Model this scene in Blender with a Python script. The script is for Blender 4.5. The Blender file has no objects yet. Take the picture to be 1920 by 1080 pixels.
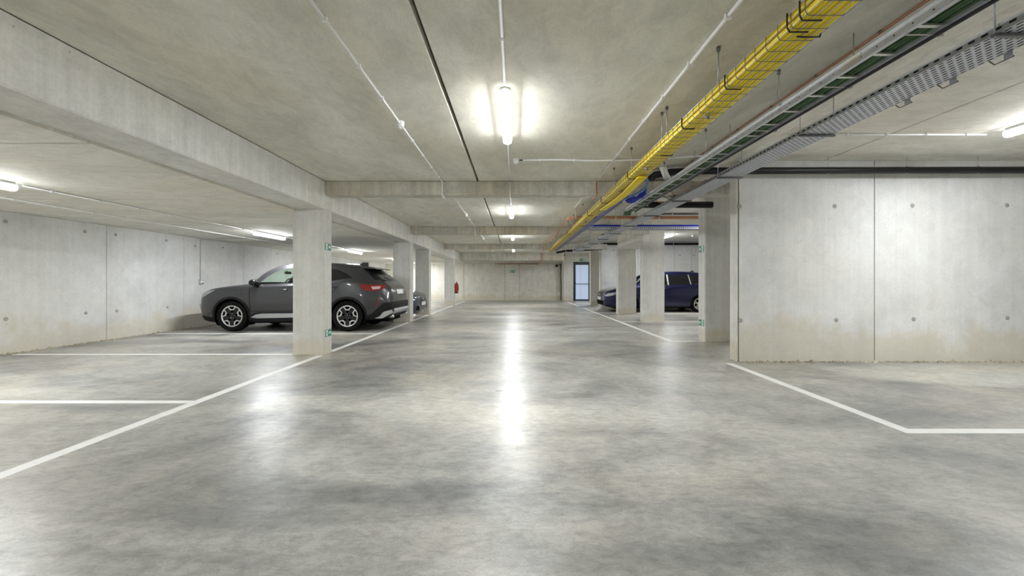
import bpy, bmesh, math, random
import numpy as np
from mathutils import Vector, Matrix
from mathutils.bvhtree import BVHTree
from mathutils.interpolate import poly_3d_calc

random.seed(7)
scene = bpy.context.scene
COL = scene.collection
PI = math.pi

# ------------------------------------------------------------------ camera, world, exposure
# pixel frame 1920x1080; vanishing point of the aisle (966, 529); focal length 735 px; eye height 1.16 m
H, F, CX, CY = 1.16, 735.0, 966.0, 529.0
cam_d = bpy.data.cameras.new('camera')
cam_d.sensor_width = 36.0
cam_d.lens = 36.0 * F / 1920.0
cam_d.shift_x = -(CX - 960.0) / 1920.0
cam_d.shift_y = (CY - 540.0) / 1920.0
cam_d.clip_start = 0.05
cam = bpy.data.objects.new('camera', cam_d)
cam.location = (0, 0, H)
cam.rotation_euler = (PI / 2, 0, 0)
COL.objects.link(cam)
scene.camera = cam

world = bpy.data.worlds.new('world')
world.use_nodes = True
world.node_tree.nodes['Background'].inputs[0].default_value = (0.5, 0.52, 0.55, 1)
world.node_tree.nodes['Background'].inputs[1].default_value = 0.3
scene.world = world
vs = scene.view_settings
vs.view_transform = 'Standard'
vs.look = 'None'
vs.exposure = 0.0
vs.gamma = 1.0
vs.use_curve_mapping = False
LAMP_STRENGTH = 282.0
scene.cycles.max_bounces = 9
scene.cycles.diffuse_bounces = 7

# ------------------------------------------------------------------ materials
MATS = {}
def new_mat(name):
    m = bpy.data.materials.new(name); m.use_nodes = True
    nt = m.node_tree
    return m, nt, nt.nodes['Principled BSDF']

def N(nt, t, **kw):
    n = nt.nodes.new(t)
    for k, v in kw.items():
        setattr(n, k, v)
    return n

def ramp(nt, fac, stops):
    r = N(nt, 'ShaderNodeValToRGB')
    el = r.color_ramp.elements
    while len(el) < len(stops): el.new(0.5)
    for e, (p, c) in zip(el, stops):
        e.position = p; e.color = (c[0], c[1], c[2], 1) if not isinstance(c, float) else (c, c, c, 1)
    nt.links.new(fac, r.inputs[0])
    return r.outputs[0]

def noise(nt, vec, scale, detail=6, rough=0.6, dist=0.0):
    n = N(nt, 'ShaderNodeTexNoise')
    n.inputs['Scale'].default_value = scale; n.inputs['Detail'].default_value = detail
    n.inputs['Roughness'].default_value = rough; n.inputs['Distortion'].default_value = dist
    nt.links.new(vec, n.inputs['Vector'])
    return n.outputs[0]

def mapping(nt, sc, loc=(0, 0, 0)):
    tc = N(nt, 'ShaderNodeTexCoord'); mp = N(nt, 'ShaderNodeMapping')
    mp.inputs['Scale'].default_value = sc; mp.inputs['Location'].default_value = loc
    nt.links.new(tc.outputs['Object'], mp.inputs['Vector'])
    return mp.outputs[0]

def mix(nt, fac, a, b, mode='MIX'):
    m = N(nt, 'ShaderNodeMix', data_type='RGBA', blend_type=mode)
    for sock, v in ((m.inputs[0], fac), (m.inputs[6], a), (m.inputs[7], b)):
        if isinstance(v, bpy.types.NodeSocket): nt.links.new(v, sock)
        elif isinstance(v, (int, float)): sock.default_value = v
        else: sock.default_value = (v[0], v[1], v[2], 1)
    return m.outputs[2]

def bump(nt, bsdf, h, strength, dist=0.01):
    b = N(nt, 'ShaderNodeBump')
    b.inputs['Strength'].default_value = strength; b.inputs['Distance'].default_value = dist
    nt.links.new(h, b.inputs['Height']); nt.links.new(b.outputs[0], bsdf.inputs['Normal'])

def concrete(name, lo, hi, warm, streak=0.25, scale=1.0, stain_h=0.0, rough=0.8, sc=(1, 1, 1), bumpk=0.15, pits=0.5, seed=0, mott=0.12):
    m, nt, b = new_mat(name)
    v = mapping(nt, (sc[0] * scale, sc[1] * scale, sc[2] * scale), (seed * 3.1, seed * 1.7, 0))
    big = noise(nt, v, 0.9, 5, 0.6, 0.6)
    col = ramp(nt, big, [(0.38, lo), (0.62, hi)])
    wn = noise(nt, v, 0.55, 4, 0.55, 0.3)
    wf = ramp(nt, wn, [(0.47, 0.0), (0.66, 0.8)])
    col = mix(nt, wf, col, warm)
    vstk = mapping(nt, (7, 7, 0.16), (seed, seed, 0))
    st = noise(nt, vstk, 1.6, 5, 0.65)
    stf = ramp(nt, st, [(0.35, 0.72), (0.65, 1.0)])
    col = mix(nt, streak, col, stf, 'MULTIPLY')
    mid = noise(nt, v, 4.5, 8, 0.7, 0.8)
    mf = ramp(nt, mid, [(0.36, 1 - mott), (0.58, 1.0)])
    col = mix(nt, 1.0, col, mf, 'MULTIPLY')
    fine = noise(nt, v, 46, 5, 0.75)
    ff = ramp(nt, fine, [(0.36, 0.80), (0.58, 1.0)])
    col = mix(nt, 0.45, col, ff, 'MULTIPLY')
    vo = N(nt, 'ShaderNodeTexVoronoi'); vo.inputs['Scale'].default_value = 9.0
    nt.links.new(v, vo.inputs['Vector'])
    pf = ramp(nt, vo.outputs['Distance'], [(0.035, 0.35), (0.075, 1.0)])
    col = mix(nt, pits, col, pf, 'MULTIPLY')
    if stain_h > 0:
        tc = N(nt, 'ShaderNodeTexCoord'); sp = N(nt, 'ShaderNodeSeparateXYZ')
        nt.links.new(tc.outputs['Object'], sp.inputs[0])
        nz = ramp(nt, noise(nt, v, 1.3, 8, 0.7), [(0.33, 0.0), (0.67, 1.0)])
        ma = N(nt, 'ShaderNodeMath', operation='MULTIPLY_ADD')
        nt.links.new(nz, ma.inputs[0]); ma.inputs[1].default_value = -1.1 * stain_h
        nt.links.new(sp.outputs[2], ma.inputs[2])
        sf = ramp(nt, ma.outputs[0], [(0.0, 0.5), (0.45 * stain_h, 0.0)])
        col = mix(nt, sf, col, (0.58, 0.51, 0.36))
    nt.links.new(col, b.inputs['Base Color'])
    b.inputs['Roughness'].default_value = rough
    bump(nt, b, fine, bumpk, 0.006)
    MATS[name] = m
    return m

def plain(name, col, rough=0.5, metal=0.0, spec=0.5, coat=0.0, var=0.08, vscale=12, emis=None):
    m, nt, b = new_mat(name)
    v = mapping(nt, (1, 1, 1))
    n = noise(nt, v, vscale, 4)
    k = ramp(nt, n, [(0.3, 1 - var), (0.7, 1.0)])
    c = mix(nt, 1.0, col, k, 'MULTIPLY')
    nt.links.new(c, b.inputs['Base Color'])
    b.inputs['Roughness'].default_value = rough; b.inputs['Metallic'].default_value = metal
    b.inputs['Specular IOR Level'].default_value = spec
    b.inputs['Coat Weight'].default_value = coat; b.inputs['Coat Roughness'].default_value = 0.04
    if emis:
        b.inputs['Emission Color'].default_value = (*emis[0], 1); b.inputs['Emission Strength'].default_value = emis[1]
    MATS[name] = m
    return m

def glass(name, tint, alpha):
    m, nt, b = new_mat(name)
    out = nt.nodes['Material Output']
    tr = N(nt, 'ShaderNodeBsdfTransparent'); tr.inputs[0].default_value = (*tint, 1)
    gl = N(nt, 'ShaderNodeBsdfGlossy'); gl.inputs['Roughness'].default_value = 0.03
    ms = N(nt, 'ShaderNodeMixShader'); ms.inputs[0].default_value = alpha
    nt.links.new(tr.outputs[0], ms.inputs[1]); nt.links.new(gl.outputs[0], ms.inputs[2])
    nt.links.new(ms.outputs[0], out.inputs[0])
    MATS[name] = m

def floor_mat():
    m, nt, b = new_mat('floor_concrete')
    v = mapping(nt, (1, 1, 1))
    v2 = mapping(nt, (0.6, 1.35, 1), (9.3, 5.4, 0))
    a = noise(nt, v2, 0.55, 8, 0.62, 0.9)
    col = ramp(nt, a, [(0.37, (0.24, 0.238, 0.23)), (0.47, (0.38, 0.375, 0.35)), (0.59, (0.54, 0.525, 0.475))])
    w = noise(nt, v, 0.42, 5, 0.6, 0.5)
    wf = ramp(nt, w, [(0.48, 0.0), (0.64, 0.5)])
    col = mix(nt, wf, col, (0.60, 0.54, 0.425))
    c = noise(nt, v, 3.2, 9, 0.72, 0.7)
    cf = ramp(nt, c, [(0.36, 0.62), (0.56, 1.0)])
    col = mix(nt, 0.62, col, cf, 'MULTIPLY')
    c2 = noise(nt, v2, 16, 10, 0.78, 0.5)
    cf2 = ramp(nt, c2, [(0.38, 0.62), (0.56, 1.0)])
    col = mix(nt, 0.75, col, cf2, 'MULTIPLY')
    f = noise(nt, v, 90, 6, 0.75)
    ff = ramp(nt, f, [(0.36, 0.72), (0.56, 1.0)])
    col = mix(nt, 0.6, col, ff, 'MULTIPLY')
    nt.links.new(col, b.inputs['Base Color'])
    r1 = noise(nt, v, 1.4, 7, 0.65, 0.6)
    rr = ramp(nt, r1, [(0.3, 0.27), (0.7, 0.44)])
    nt.links.new(rr, b.inputs['Roughness'])
    b.inputs['Specular IOR Level'].default_value = 0.5
    bump(nt, b, c, 0.04, 0.01)
    MATS['floor'] = m

concrete('conc_wall', (0.66, 0.66, 0.645), (0.80, 0.80, 0.79), (0.75, 0.74, 0.70), streak=0.22, stain_h=0.55, mott=0.08)
concrete('conc_back', (0.78, 0.76, 0.68), (0.87, 0.85, 0.78), (0.83, 0.79, 0.68), streak=0.3, stain_h=0.4, seed=3)
concrete('conc_column', (0.70, 0.695, 0.655), (0.80, 0.795, 0.76), (0.75, 0.71, 0.62), streak=0.45, stain_h=0.32, seed=1, mott=0.09)
concrete('conc_ceiling', (0.68, 0.665, 0.575), (0.84, 0.825, 0.735), (0.77, 0.725, 0.61), streak=0.0, sc=(1.4, 0.8, 1), seed=2, pits=0.15, mott=0.14)
concrete('conc_beam', (0.76, 0.755, 0.72), (0.86, 0.855, 0.825), (0.80, 0.77, 0.69), streak=0.5, seed=4, pits=0.6, mott=0.1)
concrete('conc_cross', (0.62, 0.60, 0.52), (0.78, 0.76, 0.68), (0.68, 0.60, 0.47), streak=0.95, seed=5, mott=0.2)
concrete('conc_soft', (0.76, 0.74, 0.66), (0.88, 0.87, 0.80), (0.82, 0.77, 0.67), streak=0.0, sc=(0.8, 1.6, 1), seed=6, pits=0.15, mott=0.15)
concrete('grout', (0.36, 0.32, 0.24), (0.55, 0.5, 0.4), (0.45, 0.38, 0.26), streak=0, seed=8)
concrete('joint_dark', (0.22, 0.20, 0.17), (0.32, 0.30, 0.26), (0.28, 0.24, 0.19), streak=0, seed=9)
concrete('joint_deep', (0.07, 0.063, 0.05), (0.12, 0.11, 0.09), (0.1, 0.085, 0.065), streak=0, seed=10)
floor_mat()
plain('line_paint', (0.86, 0.855, 0.83), 0.5, var=0.12, vscale=5)
plain('plug', (0.36, 0.355, 0.34), 0.8)
plain('white_plastic', (0.86, 0.86, 0.85), 0.4)
plain('pvc', (0.94, 0.94, 0.94), 0.35, var=0.04)
plain('lamp_housing', (0.55, 0.55, 0.54), 0.5)
plain('galv', (0.50, 0.52, 0.54), 0.42, 0.75, var=0.25, vscale=25)
plain('galv_dark', (0.22, 0.225, 0.23), 0.5, 0.6, var=0.2)
plain('zinc', (0.66, 0.66, 0.62), 0.35, 0.8)
plain('tray_galv', (0.62, 0.65, 0.70), 0.45, 0.25, var=0.18, vscale=25)
plain('yellow_cable', (0.95, 0.74, 0.015), 0.42, var=0.12, vscale=6)
plain('green_cable', (0.035, 0.11, 0.025), 0.5, var=0.3, vscale=8)
plain('blue_cable', (0.012, 0.04, 0.50), 0.42, var=0.25)
plain('sky_cable', (0.07, 0.19, 0.42), 0.45)
plain('brown_cable', (0.35, 0.17, 0.08), 0.5)
plain('black', (0.012, 0.012, 0.012), 0.5)
plain('black_pipe', (0.010, 0.010, 0.011), 0.45, spec=0.3, var=0.2)
plain('copper', (0.60, 0.22, 0.10), 0.4, 0.55, var=0.2)
plain('orange_pipe', (0.58, 0.29, 0.15), 0.45, var=0.25)
plain('sign_green', (0.01, 0.23, 0.14), 0.45, var=0.02)
plain('sign_white', (0.85, 0.9, 0.87), 0.45, var=0.02)
plain('red_paint', (0.42, 0.015, 0.012), 0.3, coat=0.4)
plain('door_frame', (0.018, 0.03, 0.042), 0.45)
plain('door_pane_glow', (0.55, 0.66, 0.86), 0.25, var=0.05, emis=((0.62, 0.75, 1.0), 0.28))  # pane glows by itself, standing in for the lit lobby behind it
plain('paint_grey', (0.06, 0.061, 0.067), 0.32, 0.55, coat=0.9, var=0.03)
plain('paint_blue', (0.003, 0.0045, 0.05), 0.3, 0.6, coat=1.0, var=0.03)
plain('paint_slate', (0.09, 0.105, 0.135), 0.32, 0.55, coat=0.9, var=0.03)
plain('clad', (0.012, 0.012, 0.0125), 0.6, spec=0.25)
plain('gap', (0.004, 0.004, 0.004), 0.9, spec=0.1)
plain('rubber', (0.006, 0.006, 0.006), 0.75, spec=0.2)
plain('alloy', (0.80, 0.80, 0.78), 0.3, 0.6)
plain('black_gloss', (0.008, 0.008, 0.009), 0.18)
plain('silver_trim', (0.52, 0.53, 0.54), 0.35, 0.5)
plain('chrome', (0.75, 0.75, 0.76), 0.12, 1.0)
plain('privacy_glass', (0.006, 0.006, 0.007), 0.06, spec=0.6)
plain('head_lens', (0.42, 0.46, 0.46), 0.12, 0.3, coat=1.0)
plain('tail_lens', (0.28, 0.005, 0.008), 0.12, coat=1.0)
plain('tail_white', (0.75, 0.55, 0.55), 0.15, coat=1.0)
plain('plate_white', (0.75, 0.75, 0.76), 0.4)
plain('cabin', (0.02, 0.02, 0.021), 0.7)
glass('clear_glass', (0.80, 0.90, 0.84), 0.07)

def diffuser_mat():
    m, nt, b = new_mat('lamp_diffuser')
    b.inputs['Base Color'].default_value = (0.85, 0.85, 0.85, 1)
    b.inputs['Emission Color'].default_value = (0.95, 0.98, 1.0, 1)
    b.inputs['Emission Strength'].default_value = LAMP_STRENGTH
    MATS['diffuser'] = m
    m2 = m.copy(); m2.name = 'lamp_side'; m2.node_tree.nodes['Principled BSDF'].inputs['Emission Strength'].default_value = LAMP_STRENGTH * 0.026
    MATS['lamp_side'] = m2
diffuser_mat()

# ------------------------------------------------------------------ mesh helpers
class MB:
    def __init__(s):
        s.v = []; s.f = []; s.sm = []
    def add(s, vs, fs, smooth=False):
        o = len(s.v); s.v += [tuple(p) for p in vs]
        for f in fs:
            s.f.append(tuple(i + o for i in f)); s.sm.append(smooth)
        return s
    def box(s, x0, x1, y0, y1, z0, z1):
        return s.add([(x0, y0, z0), (x1, y0, z0), (x1, y1, z0), (x0, y1, z0), (x0, y0, z1), (x1, y0, z1), (x1, y1, z1), (x0, y1, z1)],
                     [(3, 2, 1, 0), (4, 5, 6, 7), (0, 1, 5, 4), (1, 2, 6, 5), (2, 3, 7, 6), (3, 0, 4, 7)])
    def bbox(s, x0, x1, y0, y1, z0, z1, b=0.01, axis=2):
        """box with chamfered edges along one axis"""
        r = [(x0, x1), (y0, y1), (z0, z1)]
        a, c = [i for i in range(3) if i != axis]
        (p0, p1), (q0, q1) = r[a], r[c]
        ring = [(p0 + b, q0), (p1 - b, q0), (p1, q0 + b), (p1, q1 - b), (p1 - b, q1), (p0 + b, q1), (p0, q1 - b), (p0, q0 + b)]
        return s.prism(ring, r[axis][0], r[axis][1], axis)
    def prism(s, poly, a, b, axis=2, smooth=False):
        n = len(poly)
        def P(p, h):
            o = [0, 0, 0]; idx = [i for i in range(3) if i != axis]
            o[idx[0]], o[idx[1]], o[axis] = p[0], p[1], h
            return tuple(o)
        vs = [P(p, a) for p in poly] + [P(p, b) for p in poly]
        area = sum(poly[i][0] * poly[(i + 1) % n][1] - poly[(i + 1) % n][0] * poly[i][1] for i in range(n))
        flip = (area < 0) != (axis == 1)
        fs = []
        for i in range(n):
            j = (i + 1) % n
            fs.append((i, j, j + n, i + n) if not flip else (j, i, i + n, j + n))
        bot = tuple(range(n)); top = tuple(range(n, 2 * n))
        fs += ([bot[::-1], top] if not flip else [bot, top[::-1]])
        o = len(s.v); s.v += vs
        for k, f in enumerate(fs):
            s.f.append(tuple(i + o for i in f)); s.sm.append(smooth and k < n)
        return s
    def tube(s, pts, r, seg=8, caps=True):
        pts = [Vector(p) for p in pts]; n = len(pts); vs = []
        t0 = (pts[1] - pts[0]).normalized()
        up = Vector((0, 0, 1)) if abs(t0.z) < 0.9 else Vector((1, 0, 0))
        nrm = (up - t0 * up.dot(t0)).normalized()
        for i in range(n):
            t = ((pts[i] - pts[i - 1]).normalized() if i else Vector()) + ((pts[i + 1] - pts[i]).normalized() if i < n - 1 else Vector())
            t.normalize()
            nrm = (nrm - t * nrm.dot(t)).normalized(); bn = t.cross(nrm)
            rr = r[i] if isinstance(r, (list, tuple)) else r
            for k in range(seg):
                a = 2 * PI * k / seg
                vs.append(pts[i] + (nrm * math.cos(a) + bn * math.sin(a)) * rr)
        fs = [(i * seg + k, i * seg + (k + 1) % seg, (i + 1) * seg + (k + 1) % seg, (i + 1) * seg + k) for i in range(n - 1) for k in range(seg)]
        s.add(vs, fs, True)
        if caps:
            o = len(s.v) - len(vs)
            s.f.append(tuple(o + k for k in range(seg))[::-1]); s.sm.append(False)
            s.f.append(tuple(o + (n - 1) * seg + k for k in range(seg))); s.sm.append(False)
        return s
    def lathe(s, prof, seg=24, M=None):
        """profile of (r, h) about local z"""
        vs = []
        for r, h in prof:
            for k in range(seg):
                a = 2 * PI * k / seg
                vs.append((r * math.cos(a), r * math.sin(a), h))
        fs = [(i * seg + k, i * seg + (k + 1) % seg, (i + 1) * seg + (k + 1) % seg, (i + 1) * seg + k) for i in range(len(prof) - 1) for k in range(seg)]
        if M is not None: vs = [M @ Vector(p) for p in vs]
        return s.add(vs, fs, True)
    def xform(s, M):
        s.v = [tuple(M @ Vector(p)) for p in s.v]; return s
    def mesh(s, name, mat):
        me = bpy.data.meshes.new(name)
        me.from_pydata(s.v, [], s.f)
        me.polygons.foreach_set('use_smooth', s.sm)
        me.materials.append(MATS[mat] if isinstance(mat, str) else mat)
        me.update()
        return me
    def build(s, name, mat, parent=None):
        return link(name, s.mesh(name, mat), parent)

def link(name, me, parent=None, loc=None):
    o = bpy.data.objects.new(name, me); COL.objects.link(o)
    if parent: o.parent = parent
    if loc is not None: o.location = loc
    return o

def tag(o, label=None, cat=None, group=None, kind=None):
    if label: o['label'] = label
    if cat: o['category'] = cat
    if group: o['group'] = group
    if kind: o['kind'] = kind
    return o

def empty(name, label, cat, loc=(0, 0, 0), rz=0.0, group=None, kind=None):
    o = link(name, None); o.location = loc; o.rotation_euler = (0, 0, rz); o.empty_display_size = 0.1
    return tag(o, label, cat, group, kind)

def copy_tree(o, parent=None):
    c = o.copy(); COL.objects.link(c); c.parent = parent
    for ch in list(o.children): copy_tree(ch, c)
    return c

def part(parent, name, mat, fn):
    m = MB(); fn(m); return m.build(name, mat, parent)

ZC, ZL, ZR = 2.78, 2.30, 2.935      # aisle ceiling, low ceiling over the left bays, ceiling over the right bays
XL, XR, Y0, Y1 = -8.18, 9.2, -6.0, 25.0

# ------------------------------------------------------------------ floor
f = MB().box(XL - 0.3, XR + 0.3, Y0 - 0.3, Y1 + 3.2, -0.2, 0).build('floor', 'floor')
tag(f, 'polished grey concrete floor of the parking garage', 'floor', kind='structure')

# ------------------------------------------------------------------ walls with separate cast panels
plug_me = MB().lathe([(0.0, -0.0035), (0.022, -0.0035), (0.03, -0.001), (0.034, 0.004)], 12).mesh('tie_hole', 'plug')

def wall(name, label, backing, panels, mat):
    w = MB().box(*backing).build(name, 'joint_dark')
    tag(w, label, 'wall', kind='structure')
    for p in panels:
        MB().bbox(*p[:6], 0.006, 2).build('panel', mat, w)
    return w

def tie(w, pts, axis, face):
    for p in pts:
        o = link('tie_hole', plug_me, w)
        if axis == 'x':
            o.location = (face + 0.001, p[0], p[1]); o.rotation_euler = (0, -PI / 2, 0)
        else:
            o.location = (p[0], face - 0.001, p[1]); o.rotation_euler = (-PI / 2, 0, 0)

def splits(a, b, cuts, g=0.008):
    e = [a] + sorted(cuts) + [b]
    return [(e[i] + (g / 2 if i else 0), e[i + 1] - (g / 2 if i < len(e) - 2 else 0)) for i in range(len(e) - 1)]

# left wall
cl = [-2.2, 1.9, 5.3, 7.85, 9.68, 11.8, 14.0, 16.4, 18.8, 21.3]
wl = wall('wall_left', 'light grey cast concrete wall behind the low-ceiling bays', (XL - 0.25, XL - 0.02, Y0, Y1, 0, ZL + 0.3),
          [(XL - 0.02, XL, a, b, 0, ZL - 0.004) for a, b in splits(Y0, Y1, cl, 0.006)], 'conc_wall')
def onleft(x, y):
    D = -XL * F / (CX - x); return (D, H + (CY - y) * D / F)
tie(wl, [onleft(*p) for p in ((10, 415), (159, 434), (217, 440), (312, 451), (11, 598), (161, 587), (219, 583), (314, 576), (366, 461), (418, 464), (376, 572), (519, 476))], 'x', XL)
# far wall
wb = wall('wall_back', 'beige grey concrete end wall facing down the aisle', (XL - 0.25, 2.95, Y1 + 0.02, Y1 + 0.25, 0, ZC + 0.2),
          [(a, b, Y1, Y1 + 0.02, 0, ZC) for a, b in splits(XL, 2.95, [-5.9, -3.27, -0.65, 0.29], 0.018)], 'conc_back')
def onback(x, y, D=Y1): return ((x - CX) * D / F, H - (y - CY) * D / F)
tie(wb, [onback(*p) for p in ((888, 544.5), (930, 544.5), (948.5, 544.5), (974, 544.5), (992, 544.5), (1033, 544.5), (888, 497), (813, 546), (814, 497))], 'y', Y1)
# door wall with its opening
DW = 24.4
DX0, DX1, DZ = 3.62, 4.70, 2.42
wd = MB().box(3.12, DX0, DW, DW + 0.2, 0, ZR + 0.1).box(DX1, 9.2, DW, DW + 0.2, 0, ZR + 0.1).box(DX0, DX1, DW, DW + 0.2, DZ, ZR + 0.1).build('wall_door', 'conc_back')
tag(wd, 'beige concrete wall holding the glazed exit door', 'wall', kind='structure')
# cast pillar beside the door
pl = MB().bbox(3.0, 3.6, DW - 0.12, DW - 0.001, 0, 2.36, 0.01).build('wall_pillar', 'conc_column')
tag(pl, 'pale concrete pier beside the glazed exit door', 'wall', kind='structure')
rt = MB().box(2.95, 3.11, DW + 0.01, Y1 + 0.25, 0, ZC).build('wall_return', 'conc_back'); tag(rt, 'short return wall in the corner beside the exit door', 'wall', kind='structure')
# stair wall behind the door pane
sw = MB().box(3.0, 6.0, DW + 2.4, DW + 2.6, 0, 2.95).build('wall_stair', 'conc_wall'); tag(sw, 'wall of the stair lobby beyond the glass door', 'wall', kind='structure')

# right walls, facing the camera
W1, W2 = 5.72, 17.3
w1 = wall('wall_right', 'large light grey concrete partition with a black pipe along its top', (3.26, XR, W1 + 0.02, W1 + 0.18, 0, ZR - 0.002),
          [(a, b, W1, W1 + 0.02, 0, ZR - 0.002) for a, b in splits(3.27, XR, [5.245], 0.009)], 'conc_wall')
MB().bbox(3.235, 3.26, W1 + 0.012, W1 + 0.19, 0, ZR - 0.002, 0.006).build('panel', 'conc_column', w1)
MB().box(3.26, XR, W1 + 0.18, W1 + 0.2, 0, ZR - 0.002).build('panel', 'conc_wall', w1)
def on1(x, y): return ((x - CX) * W1 / F, H - (y - CY) * W1 / F)
tie(w1, [on1(*p) for p in ((1565, 386.5), (1711, 385.5), (1888, 385), (1568, 600), (1713, 598), (1889, 596), (1387, 387), (1388.5, 601))], 'y', W1)
w2 = wall('wall_far_right', 'light concrete partition behind the dark blue car', (3.82, XR, W2 + 0.02, W2 + 0.2, 0, ZR - 0.002),
          [(a, b, W2, W2 + 0.02, 0, ZR - 0.002) for a, b in splits(3.8, XR, [7.02, 7.79], 0.012)], 'conc_wall')
tie(w2, [((x - CX) * W2 / F, H - (y - CY) * W2 / F) for x, y in ((1275, 478.5), (1301, 479), (1151, 469))], 'y', W2)
ws = MB().box(XR, XR + 0.2, Y0, Y1, 0, ZR + 0.1).build('wall_side', 'conc_wall'); tag(ws, 'concrete side wall behind the right-hand bays', 'wall', kind='structure')
wr = MB().box(XL - 0.2, XR + 0.2, Y0 - 0.2, Y0, 0, ZR + 0.2).build('wall_rear', 'conc_wall'); tag(wr, 'concrete wall at the near end of the garage', 'wall', kind='structure')

# crumbly grout along the wall feet
def rubble(name, n, fn, label):
    m = MB(); rnd = random.Random(3)
    for i in range(n):
        x, y = fn(rnd); s = rnd.uniform(0.006, 0.02) * (1.7 if rnd.random() < 0.08 else 1)
        a = [(x + s * rnd.uniform(-1, 1) * 1.4, y + s * rnd.uniform(-1, 1) * 1.4, 0.0) for _ in range(3)]
        b = [(p[0] * .5 + x * .5, p[1] * .5 + y * .5, s * rnd.uniform(.7, 1.5)) for p in a]
        m.add(a + b, [(0, 1, 4, 3), (1, 2, 5, 4), (2, 0, 3, 5), (3, 4, 5)])
    tag(m.build(name, 'grout'), label, 'rubble', kind='stuff')
rubble('mortar_crumbs', 900, lambda r: (XL + 0.012 + 0.02 + abs(r.gauss(0, 0.05)), r.uniform(1.5, 13)), 'crumbled mortar along the foot of the long side wall')
rubble('mortar_grit', 420, lambda r: (r.uniform(3.3, 8.0), W1 - 0.04 - abs(r.gauss(0, 0.02))), 'mortar grit along the foot of the piped partition')

# ------------------------------------------------------------------ ceilings, plank by plank
ce = MB().box(-3.6, 2.0, Y0, Y1 + 2.8, ZC + 0.06, ZC + 0.3).box(1.9, XR + 0.2, Y0, Y1 + 2.8, ZR + 0.05, ZR + 0.3).build('ceiling', 'joint_deep')
tag(ce, 'grey concrete plank ceiling over the aisle and bays', 'ceiling', kind='structure')
for a, b in splits(-3.05, 2.0, [-0.6], 0.03) :
    MB().bbox(a, b, Y0, Y1, ZC, ZC + 0.07, 0.006, 1).build('plank', 'conc_ceiling', ce)
sl = MB(); sl.add([(2.0, Y0, ZC), (3.2, Y0, ZR), (3.2, Y1, ZR), (2.0, Y1, ZC), (2.0, Y0, ZC + .07), (3.2, Y0, ZR + .07), (3.2, Y1, ZR + .07), (2.0, Y1, ZC + .07)],
                  [(3, 2, 1, 0), (4, 5, 6, 7), (0, 1, 5, 4), (1, 2, 6, 5), (2, 3, 7, 6), (3, 0, 4, 7)])
sl.build('plank', 'conc_ceiling', ce)
for a, b in splits(3.2, XR + 0.1, [4.5, 6.94], 0.018):
    MB().bbox(a, b, Y0, Y1, ZR, ZR + 0.06, 0.004, 1).build('plank', 'conc_soft', ce)
cl2 = MB().box(XL - 0.2, -3.3, Y0, Y1, ZL + 0.05, ZL + 0.2).build('ceiling_low', 'joint_deep')
tag(cl2, 'lower concrete plank ceiling over the bays beside the long wall', 'ceiling', kind='structure')
for a, b in splits(Y0, Y1, [-1.2, 1.02, 3.22, 5.4, 7.6, 9.8, 12.0, 14.2, 16.4, 18.6, 20.8], 0.02):
    MB().bbox(XL - 0.1, -3.5, a, b, ZL, ZL + 0.06, 0.004, 0).build('plank', 'conc_soft', cl2)

# ------------------------------------------------------------------ beams
b = MB().bbox(-3.54, -3.04, Y0, Y1 - 0.002, 2.327, ZC - 0.001, 0.012, 1).build('edge_beam', 'conc_beam')
tag(b, 'long pale concrete beam running along the aisle over the four columns', 'beam')
MB().box(-3.575, -3.54, Y0, Y1 - 0.002, 2.305, 2.322).build('mortar_fillet', 'conc_beam', b)
def cross_beam(y, label, x1=3.9):
    o = MB().bbox(-3.039, x1, y, y + 0.26, 2.56, ZC - 0.001, 0.012, 0).build('cross_beam', 'conc_cross')
    tag(o, label, 'beam', 'cross beams under the aisle ceiling')
cross_beam(6.27, 'stained concrete cross beam spanning the aisle at the column with green exit signs')
cross_beam(11.4, 'concrete cross beam over the aisle at the column beside the grey car rear')
cross_beam(16.65, 'concrete cross beam over the aisle next to the dropped beam at the end wall')
o = MB().bbox(-3.039, 2.7, 21.6, Y1 - 0.001, 2.36, ZC - 0.001, 0.01, 0).build('dropped_beam', 'conc_cross')
tag(o, 'deep dropped concrete beam in front of the end wall', 'beam')
o = MB().bbox(3.78, 4.41, 11.57, 14.5, 2.356, ZR - 0.001, 0.012, 1).build('edge_beam', 'conc_beam')
tag(o, 'concrete beam over the paired columns beside the dark blue car', 'beam')

# ------------------------------------------------------------------ columns
def column(x0, x1, y0, y1, z1, label, grp):
    cx, cy = (x0 + x1) / 2, (y0 + y1) / 2
    r = empty('column', label, 'column', (cx, cy, 0), 0, grp)
    m = MB().bbox(x0 - cx, x1 - cx, y0 - cy, y1 - cy, 0, z1, 0.014)
    m.build('shaft', 'conc_column', r)
    g = MB()
    rnd = random.Random(int(x0 * 100 + y0 * 10))
    for k in range(26):
        x = rnd.uniform(x0, x1) - cx; s = rnd.uniform(0.005, 0.014); y = y0 - cy - s * 0.6
        g.add([(x - s, y - s, 0), (x + s, y - s, 0), (x + s, y + s, 0), (x - s, y + s, 0), (x, y, s * 1.2)], [(0, 1, 4), (1, 2, 4), (2, 3, 4), (3, 0, 4)])
    o = g.build('mortar_crumbs', 'grout', r); tag(o, kind='stuff')
    return r
GL, GR = 'columns under the long aisle beam', 'columns along the right-hand bays'
column(-3.54, -3.04, 6.23, 6.50, 2.326, 'concrete column in front of the dark grey SUV with two green exit signs', GL)
column(-3.54, -3.04, 11.35, 11.70, 2.326, 'concrete column right behind the tail of the dark grey SUV', GL)
column(-3.54, -3.04, 13.87, 14.17, 2.326, 'concrete column just beyond the nose of the slate grey hatchback', GL)
column(-3.54, -3.04, 19.55, 19.85, 2.326, 'concrete column carrying the red fire extinguisher', GL)
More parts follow.
